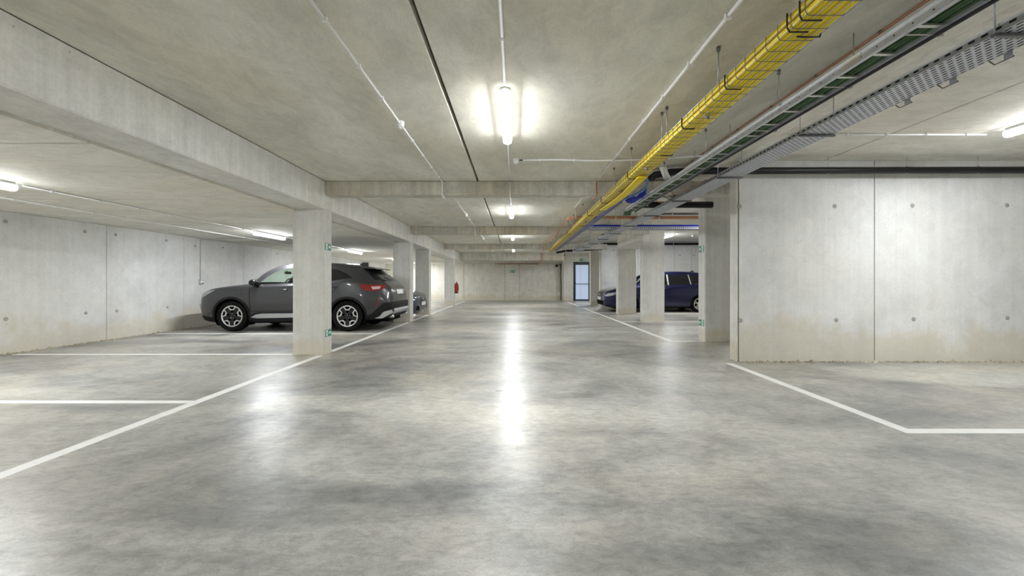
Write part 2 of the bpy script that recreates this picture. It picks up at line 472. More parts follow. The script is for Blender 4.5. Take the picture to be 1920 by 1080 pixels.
c1 = column(3.67, 4.25, 7.58, 7.86, ZR - 0.002, 'shaded concrete column with two green exit signs behind the piped partition', GR)
column(3.78, 4.41, 11.57, 11.87, 2.355, 'wide concrete column in front of the doors of the dark blue car', GR)
column(3.73, 4.39, 14.2, 14.5, 2.355, 'concrete column hiding the front wheel of the dark blue car', GR)
column(3.73, 4.14, 19.4, 19.7, ZR - 0.002, 'slim shaded concrete column beside the glazed exit door', GR)

# ------------------------------------------------------------------ floor markings
def line(pts, label, w=0.1):
    """straight painted strips: list of (x0, x1, y0, y1)"""
    for (x0, x1, y0, y1), lb in zip(pts, label):
        o = MB().box(x0, x1, y0, y1, 0.0, 0.0025).build('parking_line', 'line_paint')
        tag(o, lb, 'floor marking', 'painted parking lines')
xl0, xl1 = -3.13, -3.03
line([(xl0, xl1, Y0 + 0.5, 6.2), (xl0, xl1, 6.53, 11.32), (xl0, xl1, 11.73, 13.85), (xl0, xl1, 14.2, 19.5), (xl0, xl1, 19.9, 24.3)],
     ['long white aisle line leading up to the column with exit signs', 'white aisle line passing the tail of the dark grey SUV',
      'white aisle line before the slate grey hatchback', 'white aisle line leading to the extinguisher column', 'white aisle line ending near the end wall'])
rows = [(1.3, 'white bay line crossing the floor furthest from the SUV'), (3.79, 'white bay line second from the dark grey SUV, in the empty bays'), (6.29, 'white bay line meeting the column with exit signs'),
        (8.8, 'white bay line along the near side of the dark grey SUV'), (11.3, 'white bay line between the SUV and the slate hatchback'), (13.8, 'white bay line on the far side of the slate hatchback'),
        (16.3, 'white bay line in the first empty bay past the hatchback'), (18.9, 'white bay line near the extinguisher column')]
for y, lb in rows:
    x1 = xl0 - 0.001 if y not in (6.29,) else -3.56
    if y in (11.3, 13.8): x1 = -3.56
    line([(XL + 0.15, x1, y - 0.045, y + 0.045)], [lb])
line([(3.0, 3.1, 3.0, 5.6), (3.101, 9.0, 3.0, 3.095), (3.0, 3.1, 7.64, 17.4), (3.101, 3.65, 7.64, 7.73), (3.0, 3.1, 19.0, 23.0),
      (3.101, 9.0, 11.48, 11.555), (4.45, 9.0, 14.3, 14.4), (3.101, 3.72, 17.3, 17.4)],
     ['slanting white bay line ending at the piped partition', 'white bay line in the open bay before the piped partition',
      'long white aisle line past the dark blue car', 'short white line meeting the shaded column', 'white line end in front of the glazed exit door',
      'white bay line at the foot of the wide column', 'white bay line along the near side of the dark blue car', 'short white line before the far partition'])

# ------------------------------------------------------------------ ceiling lights
LAMPS = []
def make_lamp():
    r = empty('ceiling_light', 'x', 'light')
    L, Wd = 1.14, 0.098
    def rr(hw, hl, rad, n=5):
        p = []
        for cx, cy, a0 in ((hw - rad, hl - rad, 0), (-hw + rad, hl - rad, 90), (-hw + rad, -hl + rad, 180), (hw - rad, -hl + rad, 270)):
            for k in range(n + 1):
                a = math.radians(a0 + 90 * k / n); p.append((cx + rad * math.cos(a), cy + rad * math.sin(a)))
        return p
    m = MB().prism(rr(0.042, L / 2 - 0.03, 0.02), -0.035, -0.004, 2, True); m.build('housing', 'lamp_housing', r)
    m = MB(); n = None; rings = []
    for hw, hl, rad, z in ((0.049, L / 2, 0.045, -0.036), (0.049, L / 2, 0.045, -0.062), (0.044, L / 2 - 0.006, 0.04, -0.082), (0.03, L / 2 - 0.02, 0.027, -0.094)):
        rings.append([(x, y, z) for x, y in rr(hw, hl, rad)])
    n = len(rings[0])
    def skin(rs, mm):
        vs = [p for g in rs for p in g]
        mm.add(vs, [(i * n + (k + 1) % n, i * n + k, (i + 1) * n + k, (i + 1) * n + (k + 1) % n) for i in range(len(rs) - 1) for k in range(n)], True)
    skin(rings[:3], m); m.f.append(tuple(range(n))); m.sm.append(False)
    m.build('diffuser_side', 'lamp_side', r)
    m = MB(); skin(rings[2:], m); o = len(m.v) - n
    m.f.append(tuple(o + k for k in range(n))[::-1]); m.sm.append(False)
    m.build('diffuser', 'diffuser', r)
    for s in (-1, 1):
        part(r, 'mounting_clip', 'zinc', lambda q: q.box(-0.02, 0.02, s * 0.4 - 0.012, s * 0.4 + 0.012, -0.006, -0.0005))
        part(r, 'cable_gland', 'white_plastic', lambda q: q.tube([(0, s * (L / 2 - 0.035), -0.02), (0, s * (L / 2 + 0.015), -0.02)], 0.011, 8))
    return r
proto = make_lamp()
first = True
def lamp(x, y, z, label, grp):
    global first
    o = proto if first else copy_tree(proto); first = False
    o.location = (x, y, z); tag(o, label, 'light', grp)
g = 'lights along the aisle ceiling'
for i, (x, y, lb) in enumerate([(-0.085, 3.79, 'bright batten light over the aisle, fourth from the end wall'), (-0.085, 8.85, 'bright batten light over the aisle, third from the end wall'),
                    (-0.085, 13.75, 'bright batten light over the aisle, second from the end wall'), (-0.085, 19.1, 'bright batten light over the aisle nearest the end wall'),
                    (-0.085, -1.3, 'unseen batten light over the aisle behind the camera, fifth from the end wall')]):  # unseen, behind the camera; placed to light the near area
    lamp(x, y, ZC, lb, g)
g = 'lights on the low ceiling'
for x, y, lb in [(-5.75, 3.95, 'batten light on the low ceiling over the empty bays'), (-5.75, 9.2, 'batten light on the low ceiling in front of the dark grey SUV'),
                 (-5.75, 14.1, 'batten light on the low ceiling beyond the dark grey SUV'), (-5.75, 19.0, 'batten light on the low ceiling level with the extinguisher column'),
                 (-5.75, -1.2, 'unseen batten light on the low ceiling furthest from the end wall')]:  # unseen behind the camera, placed to light the nearest low-ceiling bays
    lamp(x, y, ZL, lb, g)
lamp(-5.75, 23.6, ZL, 'unseen added batten light on the low ceiling, brightening the end wall', g)  # added out of sight behind a column to brighten the end wall
g = 'lights over the right-hand bays'
for x, y, lb in [(5.7, 4.0, 'batten light over the open bay before the piped partition'), (5.7, 9.4, 'unseen batten light behind the piped partition'),  # second one is hidden by the partition, placed to light the bays there
                 (5.7, 14.8, 'batten light above the dark blue car'), (5.7, -1.4, 'unseen batten light over the bays furthest from the partition'), (4.9, 21.0, 'unseen added batten light near the glazed exit door')]:  # last two unseen, placed to light the near bays and hidden far corner
    lamp(x, y, ZR, lb, g)

# ------------------------------------------------------------------ conduits with saddle clips
clip_me = {}
def conduit(name, pts, r, label, mat='pvc', clips=0.5, cat='conduit', grp=None, up=(0, 0, 1), clipmat='white_plastic', seg=8):
    o = empty(name, label, cat, pts[0], 0, grp)
    base = Vector(pts[0])
    MB().tube([Vector(p) - base for p in pts], r, seg).build('tube', mat, o)
    if clips:
        for a, b in zip(pts[:-1], pts[1:]):
            a, b = Vector(a), Vector(b); L = (b - a).length
            if L < 0.3: continue
            d = (b - a).normalized(); n = max(1, int(L / clips))
            key = (name, r, tuple(round(c, 2) for c in d))
            if key not in clip_me:
                m = MB(); w = r * 1.5; u = Vector(up); sd = d.cross(u).normalized(); t = 0.011
                def P(i, j, k): return sd * i + u * j + d * k
                vs = [P(sx * w, sz, k * t) for k in (-1, 1) for sx, sz in ((-1, -w), (1, -w), (1, r * 1.12), (-1, r * 1.12))]
                m.add(vs, [(0, 1, 2, 3), (7, 6, 5, 4), (0, 4, 5, 1), (1, 5, 6, 2), (2, 6, 7, 3), (3, 7, 4, 0)])
                clip_me[key] = m.mesh('saddle_clip', clipmat)
            for i in range(n):
                c = link('saddle_clip', clip_me[key], o)
                c.location = a + d * (L * (i + 0.5) / n) - base
    return o
def box_round(x, y, z, label, r=0.045, h=0.055, mat='white_plastic'):
    o = empty('junction_box', label, 'junction box', (x, y, z), 0, 'round white junction boxes')
    m = MB().lathe([(0, -h), (r * .8, -h), (r * .9, -h + .006), (r * .9, -h * .55), (r, -h * .5), (r, 0)], 16); m.build('body', mat, o)
    for s in (-1, 1):
        part(o, 'spigot', mat, lambda q: q.tube([(0, s * r * .8, -0.016), (0, s * (r + .03), -0.016)], 0.013, 8))
    part(o, 'cap', mat, lambda q: q.lathe([(0, -h - .016), (r * .35, -h - .016), (r * .45, -h)], 12))

rc = 0.011
zc = ZC - 0.014
xa = -1.165
conduit('conduit', [(xa, -3, zc), (xa, 6.245, zc), (xa, 6.245, 2.545), (xa, 6.55, 2.545)], rc, 'white conduit on the aisle ceiling running to the beam with the exit-sign column')
conduit('conduit', [(xa, 7.3, zc), (xa, 11.375, zc), (xa, 11.375, 2.545), (xa, 11.7, 2.545)], rc, 'white conduit between the stained beam and the SUV-side cross beam')
conduit('conduit', [(xa, 12.3, zc), (xa, 16.6, zc)], rc, 'white conduit on the aisle ceiling short of the last cross beam')
box_round(xa, 3.96, ZC - 0.001, 'round white junction box on the conduit before the stained cross beam')
box_round(xa, 9.26, ZC - 0.001, 'round white junction box between the stained beam and the next cross beam')
box_round(xa, 14.3, ZC - 0.001, 'round white junction box before the last cross beam')
box_round(-1.14, 20.0, ZC - 0.001, 'round white junction box beside the last aisle light')
xb = -0.085
for a, bb, lb in ((-3, 3.19, 'grey conduit leading into the fourth light from the end wall'), (4.39, 6.25, 'thin conduit between that fourth light and the stained beam'),
                  (6.55, 8.24, 'thin conduit leading into the third light from the end wall'), (9.46, 11.38, 'thin conduit behind the third light from the end wall'), (14.36, 16.63, 'thin conduit behind the second light from the end wall')):
    conduit('conduit', [(xb - (0.012 if a < 0 else 0), a, zc), (xb, bb, zc)], rc if a < 0 else 0.008, lb, clips=1.2)
conduit('conduit', [(xb, 6.245, zc), (xb, 6.245, 2.545), (xb, 6.55, 2.545)], 0.008, 'short conduit looping under the stained beam at the light line', clips=0)
xr = 1.285
conduit('conduit', [(xr, -3, zc), (xr, 6.2, zc)], 0.0125, 'white conduit between the aisle lights and the yellow cable tray')
conduit('conduit', [(xr, 6.6, zc), (xr, 8.45, zc)], 0.009, 'short white conduit past the stained beam beside the yellow tray')
conduit('pipe_drop', [(xr, 6.2, zc), (xr, 6.22, 2.66), (xr + 0.01, 6.22, 2.54), (xr - 0.03, 6.35, 2.50)], 0.010, 'copper pipe elbow dropping down the stained beam', 'copper', clips=0, cat='pipe')
# cross conduit with detector
conduit('conduit', [(0.10, 5.16, zc), (0.55, 5.14, zc), (1.0, 5.18, zc), (1.6, 5.14, zc), (2.45, 5.14, zc + 0.05)], 0.012, 'white conduit running across the ceiling to the detector beside the light', clips=0.45)
def detector(x, y, z, label):
    o = empty('smoke_detector', label, 'detector', (x, y, z), 0, 'ceiling detectors')
    part(o, 'base', 'white_plastic', lambda q: q.lathe([(0, -0.03), (0.042, -0.03), (0.046, 0)], 18))
    part(o, 'dome', 'pvc', lambda q: q.lathe([(0, -0.062), (0.02, -0.06), (0.034, -0.046), (0.04, -0.03)], 18))
    part(o, 'spigot', 'black', lambda q: q.tube([(0.04, 0, -0.014), (0.085, 0, -0.014)], 0.008, 8))
detector(0.012, 5.16, ZC - 0.001, 'white domed detector on the aisle ceiling beside the light line')
detector(6.7, 14.8, ZR - 0.001, 'white domed detector above the dark blue car')
# right bay conduit to the light
conduit('conduit', [(3.25, 4.68, ZR - 0.014), (5.62, 4.68, ZR - 0.014)], 0.011, 'white conduit feeding the light before the piped partition', clips=0.46)
# low ceiling conduits
conduit('conduit', [(-5.75, 4.58, ZL - 0.013), (-5.75, 8.55, ZL - 0.013)], 0.011, 'conduit joining the two lights on the low ceiling', clips=0.5)
conduit('conduit', [(-5.75, 9.85, ZL - 0.013), (-5.75, 13.45, ZL - 0.013)], 0.011, 'conduit on the low ceiling above the dark grey SUV', clips=0.5)
conduit('conduit', [(-5.75, -0.6, ZL - 0.013), (-5.75, 3.32, ZL - 0.013)], 0.011, 'conduit running into the light over the empty bays', clips=0.5)
conduit('conduit', [(-6.85, -1, ZL - 0.013), (-6.85, 10.17, ZL - 0.013), (-6.85, 16, ZL - 0.013)], 0.011, 'long conduit on the low ceiling nearest the wall', clips=0.5)
conduit('conduit', [(-6.86, 10.17, ZL - 0.04), (XL + 0.013, 10.17, ZL - 0.04), (XL + 0.013, 10.17, 1.22)], 0.010, 'grey conduit dropping down the long wall to a socket box', 'lamp_housing', clips=0)
o = empty('socket_box', 'small grey switch box on the long wall by the SUV bonnet', 'switch', (XL, 10.17, 1.17))
part(o, 'body', 'lamp_housing', lambda q: q.bbox(0.0, 0.05, -0.045, 0.045, -0.06, 0.06, 0.008, 0))
part(o, 'cover', 'white_plastic', lambda q: q.bbox(0.05, 0.056, -0.036, 0.036, -0.045, 0.02, 0.006, 0))
part(o, 'plug', 'black', lambda q: q.box(0.05, 0.075, 0.005, 0.035, -0.055, -0.03))

# ------------------------------------------------------------------ cable trays
TB = H + 1.30                       # tray bottoms
YA, YB = -1.0, 16.9
# yellow wire basket
tx0, tx1 = 1.41, 1.60
bk = empty('wire_basket_tray', 'long wire basket tray filled with yellow cables under the aisle ceiling', 'cable tray', (tx0, YA, TB))
rw = 0.0028
for nm, x, z in [('rail_wire', 0, 0.075), ('rail_wire', tx1 - tx0, 0.055), ('long_wire', 0, 0.04), ('long_wire', 0.006, 0.004), ('long_wire', 0.052, -0.004), ('long_wire', 0.1, -0.004), ('long_wire', 0.148, -0.004), ('long_wire', tx1 - tx0 - 0.004, 0.004)]:
    MB().tube([(x, 0, z), (x, YB - YA, z)], rw * (1.4 if nm == 'rail_wire' else 1), 5).build(nm, 'zinc', bk)
w = tx1 - tx0
um = MB().tube([(-0.003, 0, 0.075), (-0.003, 0, 0.012), (0.01, 0, -0.006), (w - 0.01, 0, -0.006), (w + 0.003, 0, 0.012), (w + 0.003, 0, 0.055)], 0.0022, 5).mesh('cross_wire', 'galv_dark')
y = 1.2
while y < YB - 0.05:
    c = link('cross_wire', um, bk); c.location = (0, y - YA, 0); y += 0.1
# black cable ties round the basket
tie_me = MB().tube([(-0.009, 0, 0.085), (-0.009, 0, 0.012), (0.004, 0, -0.011), (0.1, 0, -0.011)], 0.0045, 5).mesh('cable_tie', 'black')
tie2_me = MB().tube([(0.07, 0, -0.009), (0.11, 0, -0.012), (w, 0, -0.011), (w + 0.008, 0, 0.02)], 0.0045, 5).mesh('cable_tie', 'black')
for y, me in ((1.93, tie_me), (2.02, tie_me), (2.06, tie2_me), (2.62, tie_me), (3.3, tie_me), (4.0, tie2_me), (4.9, tie_me), (5.6, tie2_me), (6.4, tie_me), (7.6, tie_me), (9, tie2_me), (10.6, tie_me)):
    c = link('cable_tie', me, bk); c.location = (0, y - YA, 0)
def wavy(x, z, y0, y1, amp, seed, step=0.55, fn=None):
    r = random.Random(seed); pts = []; y = y0
    while y <= y1 + 1e-6:
        px, pz = x + r.uniform(-amp, amp), z + r.uniform(-amp, amp) * 0.5
        if fn: px, pz = fn(px, y, pz)
        pts.append((px, y, pz)); y += step
    return pts
def ysag(px, y, pz): return px, pz
n = 0
for row, (cnt, z, r) in enumerate(((8, TB + 0.0105, 0.0108), (7, TB + 0.033, 0.0105), (6, TB + 0.055, 0.0105), (4, TB + 0.077, 0.01))):
    for k in range(cnt):
        x = tx0 + 0.0125 + k * (w - 0.025) / 7 + row * 0.0 + (0.011 if row == 1 else 0) + (0.0 if row < 3 else 0.002)
        m = MB().tube(wavy(x, z, YA, YB - 0.02, 0.0015, 40 + n), r, 8)
        base = Vector((x, YA, z)); m.v = [tuple(Vector(p) - base) for p in m.v]
        o = m.build('yellow_cable', 'yellow_cable'); o.location = base
        tag(o, 'yellow power cable lying along the wire basket tray', 'cable', 'yellow cables in the wire basket'); n += 1
for k in range(5):
    pts = []
    for i in range(15):
        t = i / 14; y = 4.75 + 2.2 * t; e = math.sin(PI * t) ** 1.3
        pts.append((tx1 - 0.098 + 0.0235 * k + 0.03 * e, y, TB - 0.022 - 0.012 * e))
    m = MB().tube(pts, 0.011, 8); base = Vector(pts[0]); m.v = [tuple(Vector(p) - base) for p in m.v]
    o = m.build('yellow_cable_loop', 'yellow_cable'); o.location = base
    tag(o, 'yellow cable bulging out below the basket tray by the stained beam', 'cable', 'sagging yellow cables')

def rod(x, y, z0, z1, label, grp, r=0.0045):
    o = empty('hanger_rod', label, 'hanger', (x, y, z0), 0, grp)
    part(o, 'rod', 'galv', lambda q: q.tube([(0, 0, 0), (0, 0, z1 - z0 - 0.001)], r, 6))
    part(o, 'anchor', 'galv_dark', lambda q: q.lathe([(0.006, z1 - z0 - 0.03), (0.014, z1 - z0 - 0.028), (0.014, z1 - z0 - 0.001), (0, z1 - z0 - 0.001)], 8))
    part(o, 'nut', 'zinc', lambda q: q.lathe([(0, 0), (0.01, 0), (0.01, 0.012), (0, 0.012)], 6))
def ceil_z(x): return ZC if x < 2.0 else (ZR if x > 3.2 else ZC + (ZR - ZC) * (x - 2.0) / 1.2)
def at_bolt_y(y): return y
for y in (1.62, 2.70, 3.62, 3.74, 4.72, 5.55, 7.3, 8.1, 9.4, 9.7, 10.4, 12.4, 13.6, 14.6, 15.8):
    rod(1.40, y, TB + 0.07, ZC, 'threaded rod hanging the yellow basket tray from the ceiling', 'rods of the yellow basket tray')
for y in (1.72, 3.05, 4.45, 5.55, 7.0, 8.4, 10.0):
    o = empty('basket_bracket', 'small zinc bolt bracket under the yellow basket tray', 'bracket', (1.5, y, TB - 0.006), 0, 'bolts under the basket tray')
    part(o, 'washer_plate', 'zinc', lambda q: q.bbox(-0.03, 0.03, -0.016, 0.016, -0.008, -0.003, 0.006))
    part(o, 'bolt', 'galv_dark', lambda q: q.lathe([(0, -0.026), (0.007, -0.026), (0.007, -0.018), (0.012, -0.018), (0.012, -0.008)], 8))

# blue basket beside the yellow one
bb = empty('wire_basket_tray', 'narrow basket tray of dark blue cables beside the yellow one', 'cable tray', (1.62, 6.4, TB - 0.01))
for x, z in ((0, 0.05), (0, 0), (0.05, -0.003), (0.1, -0.003), (0.15, 0), (0.15, 0.05)):
    MB().tube([(x, 0, z), (x, 10.3, z)], 0.0028, 5).build('long_wire', 'zinc', bb)
um2 = MB().tube([(-0.003, 0, 0.05), (-0.003, 0, 0.008), (0.006, 0, -0.006), (0.144, 0, -0.006), (0.153, 0, 0.008), (0.153, 0, 0.05)], 0.0022, 5).mesh('cross_wire', 'galv')
for i in range(64):
    c = link('cross_wire', um2, bb); c.location = (0, 0.1 + i * 0.16, 0)
for k in range(8):
    x = 1.634 + 0.0175 * k
    m = MB().tube(wavy(x, TB + 0.006 + 0.012 * (k % 2), 6.45, 16.6, 0.0005, 90 + k), 0.0085, 7); base = Vector((x, 6.45, TB)); m.v = [tuple(Vector(p) - base) for p in m.v]
    o = m.build('blue_cable', 'blue_cable'); o.location = base; tag(o, 'dark blue cable lying along the narrow basket tray', 'cable', 'blue cables in the narrow basket')
for k in range(6):
    y0 = 6.0 + 0.07 * k
    pts = [(1.79, y0, TB + 0.03), (1.83, y0, TB - 0.005), (1.88, y0, TB - 0.01), (1.94, y0, TB + 0.005), (1.985, y0, TB + 0.05), (2.0, y0, TB + 0.16)]
    m = MB().tube(pts, 0.016, 8); base = Vector(pts[0]); m.v = [tuple(Vector(p) - base) for p in m.v]
    o = m.build('blue_cable_end', 'blue_cable'); o.location = base; tag(o, 'dark blue cable turning up out of the narrow basket', 'cable', 'blue cables rising by the stained beam')
pts = [(1.62, 5.05, TB + 0.05), (1.72, 5.1, TB + 0.04), (1.78, 5.3, TB + 0.01), (1.80, 5.55, TB - 0.01), (1.77, 5.85, TB + 0.0), (1.72, 6.15, TB + 0.01), (1.70, 6.6, TB + 0.01)]
m = MB().tube(pts, 0.016, 8); base = Vector(pts[0]); m.v = [tuple(Vector(p) - base) for p in m.v]
o = m.build('blue_hose', 'sky_cable'); o.location = base; tag(o, 'light blue cable looping down from the yellow bundle', 'cable')

# cross tray with blue cables going to the right bays
ct = empty('cross_tray', 'galvanised cross tray carrying blue cables towards the right-hand bays', 'cable tray', (1.8, 10.1, TB + 0.07))
m = MB()
def slot_row(m, u0, u1, v0, v1, pitch, sl, off, fn, tk=0.26):
    """a strip u0..u1 with slots; fn maps (u, v) to a point"""
    t = (v1 - v0) * tk
    u = u0 + off; cuts = []
    while u + sl < u1: cuts.append((u, u + sl)); u += pitch
    q = [(u0, u1, v0, v0 + t), (u0, u1, v1 - t, v1)]
    p = u0
    for a, b2 in cuts: q.append((p, a, v0 + t, v1 - t)); p = b2
    q.append((p, u1, v0 + t, v1 - t))
    for a, b2, c, d in q: m.add([fn(a, c), fn(b2, c), fn(b2, d), fn(a, d)], [(0, 1, 2, 3)])
slot_row(m, 0, 7.2, 0, 0.06, 0.05, 0.026, 0.02, lambda u, v: (u, 0, v)); m.build('side_rail', 'tray_galv', ct)
m = MB(); slot_row(m, 0, 7.2, 0, 0.06, 0.05, 0.026, 0.02, lambda u, v: (u, 0.25, v)); m.build('side_rail', 'galv', ct)
m = MB()
for i in range(5): slot_row(m, 0, 7.2, i * 0.05, i * 0.05 + 0.05, 0.05, 0.028, 0.02 + (i % 2) * 0.025, lambda u, v: (u, v, 0))
m.build('tray_floor', 'galv', ct)
for k in range(16):
    z = TB + 0.07 + 0.021 + 0.037 * (0 if k < 6 else 1 if k < 11 else 2); y = 10.127 + 0.038 * (k if k < 6 else k - 5.5 if k < 11 else k - 11)
    pts = [(1.86, y, z), (2.3, y, z), (4, y, z), (6.5, y, z), (8.9, y, z)]
    m = MB().tube(pts, 0.018, 8); base = Vector(pts[0]); m.v = [tuple(Vector(p) - base) for p in m.v]
    o = m.build('blue_cable', 'blue_cable'); o.location = base; tag(o, 'blue cable lying in the cross tray', 'cable', 'blue cables in the cross tray')

# green-cable ladder
lx0, lx1 = 2.03, 2.20
ld = empty('cable_ladder', 'galvanised cable ladder carrying dark green cables', 'cable tray', (lx0, YA, TB))
def rail(x, s):
    m = MB(); prof = [(0, 0), (0.022 * s, 0), (0.022 * s, 0.003), (0.003 * s, 0.003), (0.003 * s, 0.057), (0.022 * s, 0.057), (0.022 * s, 0.06), (0, 0.06)]
    m.prism([(x + a, z) for a, z in prof], 0, 7.2 - YA, 1); return m
rail(0, 1).build('side_rail', 'tray_galv', ld); rail(lx1 - lx0, -1).build('side_rail', 'tray_galv', ld)
rg = MB().box(0.004, lx1 - lx0 - 0.004, -0.011, 0.011, 0.004, 0.014).mesh('rung', 'zinc')
hole = MB().lathe([(0, 0.0008), (0.004, 0.0008), (0.004, -0.001)], 8).mesh('rail_hole', 'gap')
y = 1.0
while y < 7.15:
    c = link('rung', rg, ld); c.location = (0, y - YA, 0); y += 0.25
y = 1.5
while y < 4.2:
    c = link('rail_hole', hole, ld); c.location = (-0.0005, y - YA, 0.03 + (0.012 if int(y * 20) % 2 else -0.008)); c.rotation_euler = (0, -PI / 2, 0); y += 0.1
for y in (2.30, 2.44):
    c = link('joint_plate', MB().box(-0.002, 0.0, -0.07, 0.07, 0.004, 0.056).mesh('joint_plate', 'zinc'), ld); c.location = (-0.001, 2.37 - YA, 0)
    break
for k in range(7):
    x = lx0 + 0.026 + 0.0195 * k
    m = MB().tube(wavy(x, TB + 0.027 + 0.005 * (k % 3), YA, 7.1, 0.001, 140 + k, 0.6) + [(x, 7.35, TB + 0.02), (x + 0.02, 7.5, TB - 0.02)], 0.0092, 7); base = Vector((x, YA, TB)); m.v = [tuple(Vector(p) - base) for p in m.v]
    o = m.build('green_cable', 'green_cable'); o.location = base; tag(o, 'dark green cable lying along the ladder', 'cable', 'green cables on the ladder')
o = MB().tube([(0, 0, 0), (0, 8.2, 0)], 0.01, 7).build('black_cable', 'black'); o.location = (lx1 - 0.006, YA, TB - 0.012); tag(o, 'black cable tied under the green cable ladder', 'cable')
for y in (2.05, 2.6, 3.35, 4.1, 4.9, 5.75, 6.6):
    o = empty('ladder_bracket', 'thin bent wire bracket holding the cable ladder', 'bracket', (lx1, y, TB), 0, 'brackets of the cable ladder')
    part(o, 'hook', 'zinc', lambda q: q.tube([(-0.16, 0, -0.006), (0.03, 0, -0.006), (0.045, 0, 0.01), (0.045, 0, ceil_z(lx1 + 0.045) - TB - 0.002)], 0.0045, 6))
    part(o, 'nut', 'zinc', lambda q: q.lathe([(0, -0.02), (0.011, -0.02), (0.011, -0.006), (0, -0.006)], 6, Matrix.Translation((0.025, 0, 0))))
for y in (1.85, 3.0, 4.15, 5.3):
    rod(lx0 - 0.012, y, TB + 0.05, ceil_z(lx0 - 0.012), 'thin rod hanging the green cable ladder', 'rods of the cable ladder', 0.003)

# thin copper conductor on the ceiling
for dx, lb in ((0.49, 'thin copper wire on the ceiling beside the green ladder'), (0.515, 'thin orange wire beside the copper wire on the ceiling')):
    conduit('ceiling_wire', [(1.93 + dx, -1, ceil_z(1.93 + dx) - 0.012), (1.93 + dx, 6.2, ceil_z(1.93 + dx) - 0.012)], 0.0045, lb, 'copper', clips=0.55 if dx < 0.5 else 0, cat='wire', clipmat='galv_dark', seg=6)

# wide perforated tray
px0, px1 = 2.52, 2.79
pt = empty('perforated_tray', 'wide perforated galvanised cable tray hanging beside the ladder', 'cable tray', (px0, YA, TB))
Lp = YB - YA
m = MB(); n = 9; wv = (px1 - px0) / n
for i in range(n): slot_row(m, 0, Lp, i * wv, (i + 1) * wv, 0.046, 0.029, 0.01 + 0.023 * (i % 2), lambda u, v: (v, u, 0), 0.33)
m.build('tray_floor', 'tray_galv', pt)
for x, nm in ((0, 'side_rail'), (px1 - px0, 'side_rail')):
    m = MB(); slot_row(m, 0, Lp, 0, 0.048, 0.06, 0.03, 0.03, lambda u, v, x=x: (x, u, v), 0.37)
    d = 0.012 if x == 0 else -0.012
    m.add([(x, 0, 0.048), (x + d, 0, 0.048), (x + d, Lp, 0.048), (x, Lp, 0.048)], [(0, 1, 2, 3)])
    m.build(nm, 'galv', pt)
for k in range(13):
    x = px0 + 0.018 + 0.0234 * k if k < 11 else (px0 + 0.018, px1 - 0.018)[k - 11]
    o = MB().tube([(0, 0, 0), (0, Lp - 0.1, 0)], 0.0108, 7).build('dark_cable', 'black'); o.location = (x, YA + 0.05, TB + (0.013 if k < 11 else 0.036))
    tag(o, 'dark cable lying along the perforated tray', 'cable', 'dark cables in the perforated tray')
for i in range(11):
    y = 2.05 + 1.4 * i
    if y > YB: break
    o = empty('tray_bracket', 'channel bracket slung under the perforated tray', 'bracket', ((px0 + px1) / 2, y, TB), 0, 'brackets under the perforated tray')
    hw = (px1 - px0) / 2 + 0.02
    part(o, 'channel', 'galv_dark', lambda q: q.bbox(-hw, hw, -0.012, 0.012, -0.02, -0.002, 0.003, 0))
    for s in (-1, 1):
        xx = s * (hw - 0.008); part(o, 'rod', 'galv', lambda q: q.tube([(xx, 0, -0.022), (xx, 0, ceil_z((px0 + px1) / 2 + xx) - TB - 0.001)], 0.004, 6))
for y in (2.25, 2.53, 2.82):
    o = empty('tray_handle_clip', 'rectangular wire clip on the outer edge of the perforated tray', 'clip', (px1 + 0.004, y, TB), 0, 'wire clips on the perforated tray')
    part(o, 'plate', 'galv', lambda q: q.box(-0.003, 0.0, -0.05, -0.01, -0.03, 0.03))
    part(o, 'loop', 'galv_dark', lambda q: q.tube([(0, -0.03, 0.0), (0.03, -0.03, -0.02), (0.03, 0.06, -0.02), (0, 0.06, 0.0)], 0.004, 6))

# loose wires between ladder and tray
for k in range(5):
    r = random.Random(200 + k); y0 = 4.95 + 0.3 * k
    pts = [(2.196, y0, TB + 0.002), (2.25, y0 + 0.04, TB - 0.02 - 0.03 * r.random()), (2.36, y0 + 0.12, TB - 0.03 - 0.02 * r.random()), (2.45, y0 + 0.18, TB + 0.01), (2.522, y0 + 0.22, TB + 0.052)]
    m = MB().tube(pts, 0.006, 6); base = Vector(pts[0]); m.v = [tuple(Vector(p) - base) for p in m.v]
    o = m.build('loose_wire', 'green_cable' if k % 4 == 3 else 'brown_cable'); o.location = base
    tag(o, 'loose dark green wire between ladder and perforated tray' if k % 4 == 3 else 'loose brown wire between ladder and perforated tray', 'wire', 'loose wires between the trays')

# ------------------------------------------------------------------ pipes
def pipe(name, pts, r, mat, label, clamps=(), cat='pipe', clampmat='zinc'):
    o = empty(name, label, cat, pts[0]); base = Vector(pts[0])
    MB().tube([Vector(p) - base for p in pts], r, 14).build('tube', mat, o)
    for c in clamps:
        c = Vector(c)
        ax = Vector((1, 0, 0)) if abs(pts[1][0] - pts[0][0]) > abs(pts[1][1] - pts[0][1]) else Vector((0, 1, 0))
        M = Matrix.Translation(c - base) @ ax.to_track_quat('Z', 'Y').to_matrix().to_4x4()
        cl_ = MB().lathe([(r + .0005, -0.013), (r + .005, -0.013), (r + .005, 0.013), (r + .0005, 0.013)], 18, M).build('clamp', clampmat, o)
        MB().tube([(c - base) + Vector((0, 0, r)), (c - base) + Vector((0, 0, ceil_z(c.x) - c.z - 0.001))], 0.005, 6).build('clamp_rod', 'zinc', cl_)
    return o
PY, PZ = 5.55, H + 1.59
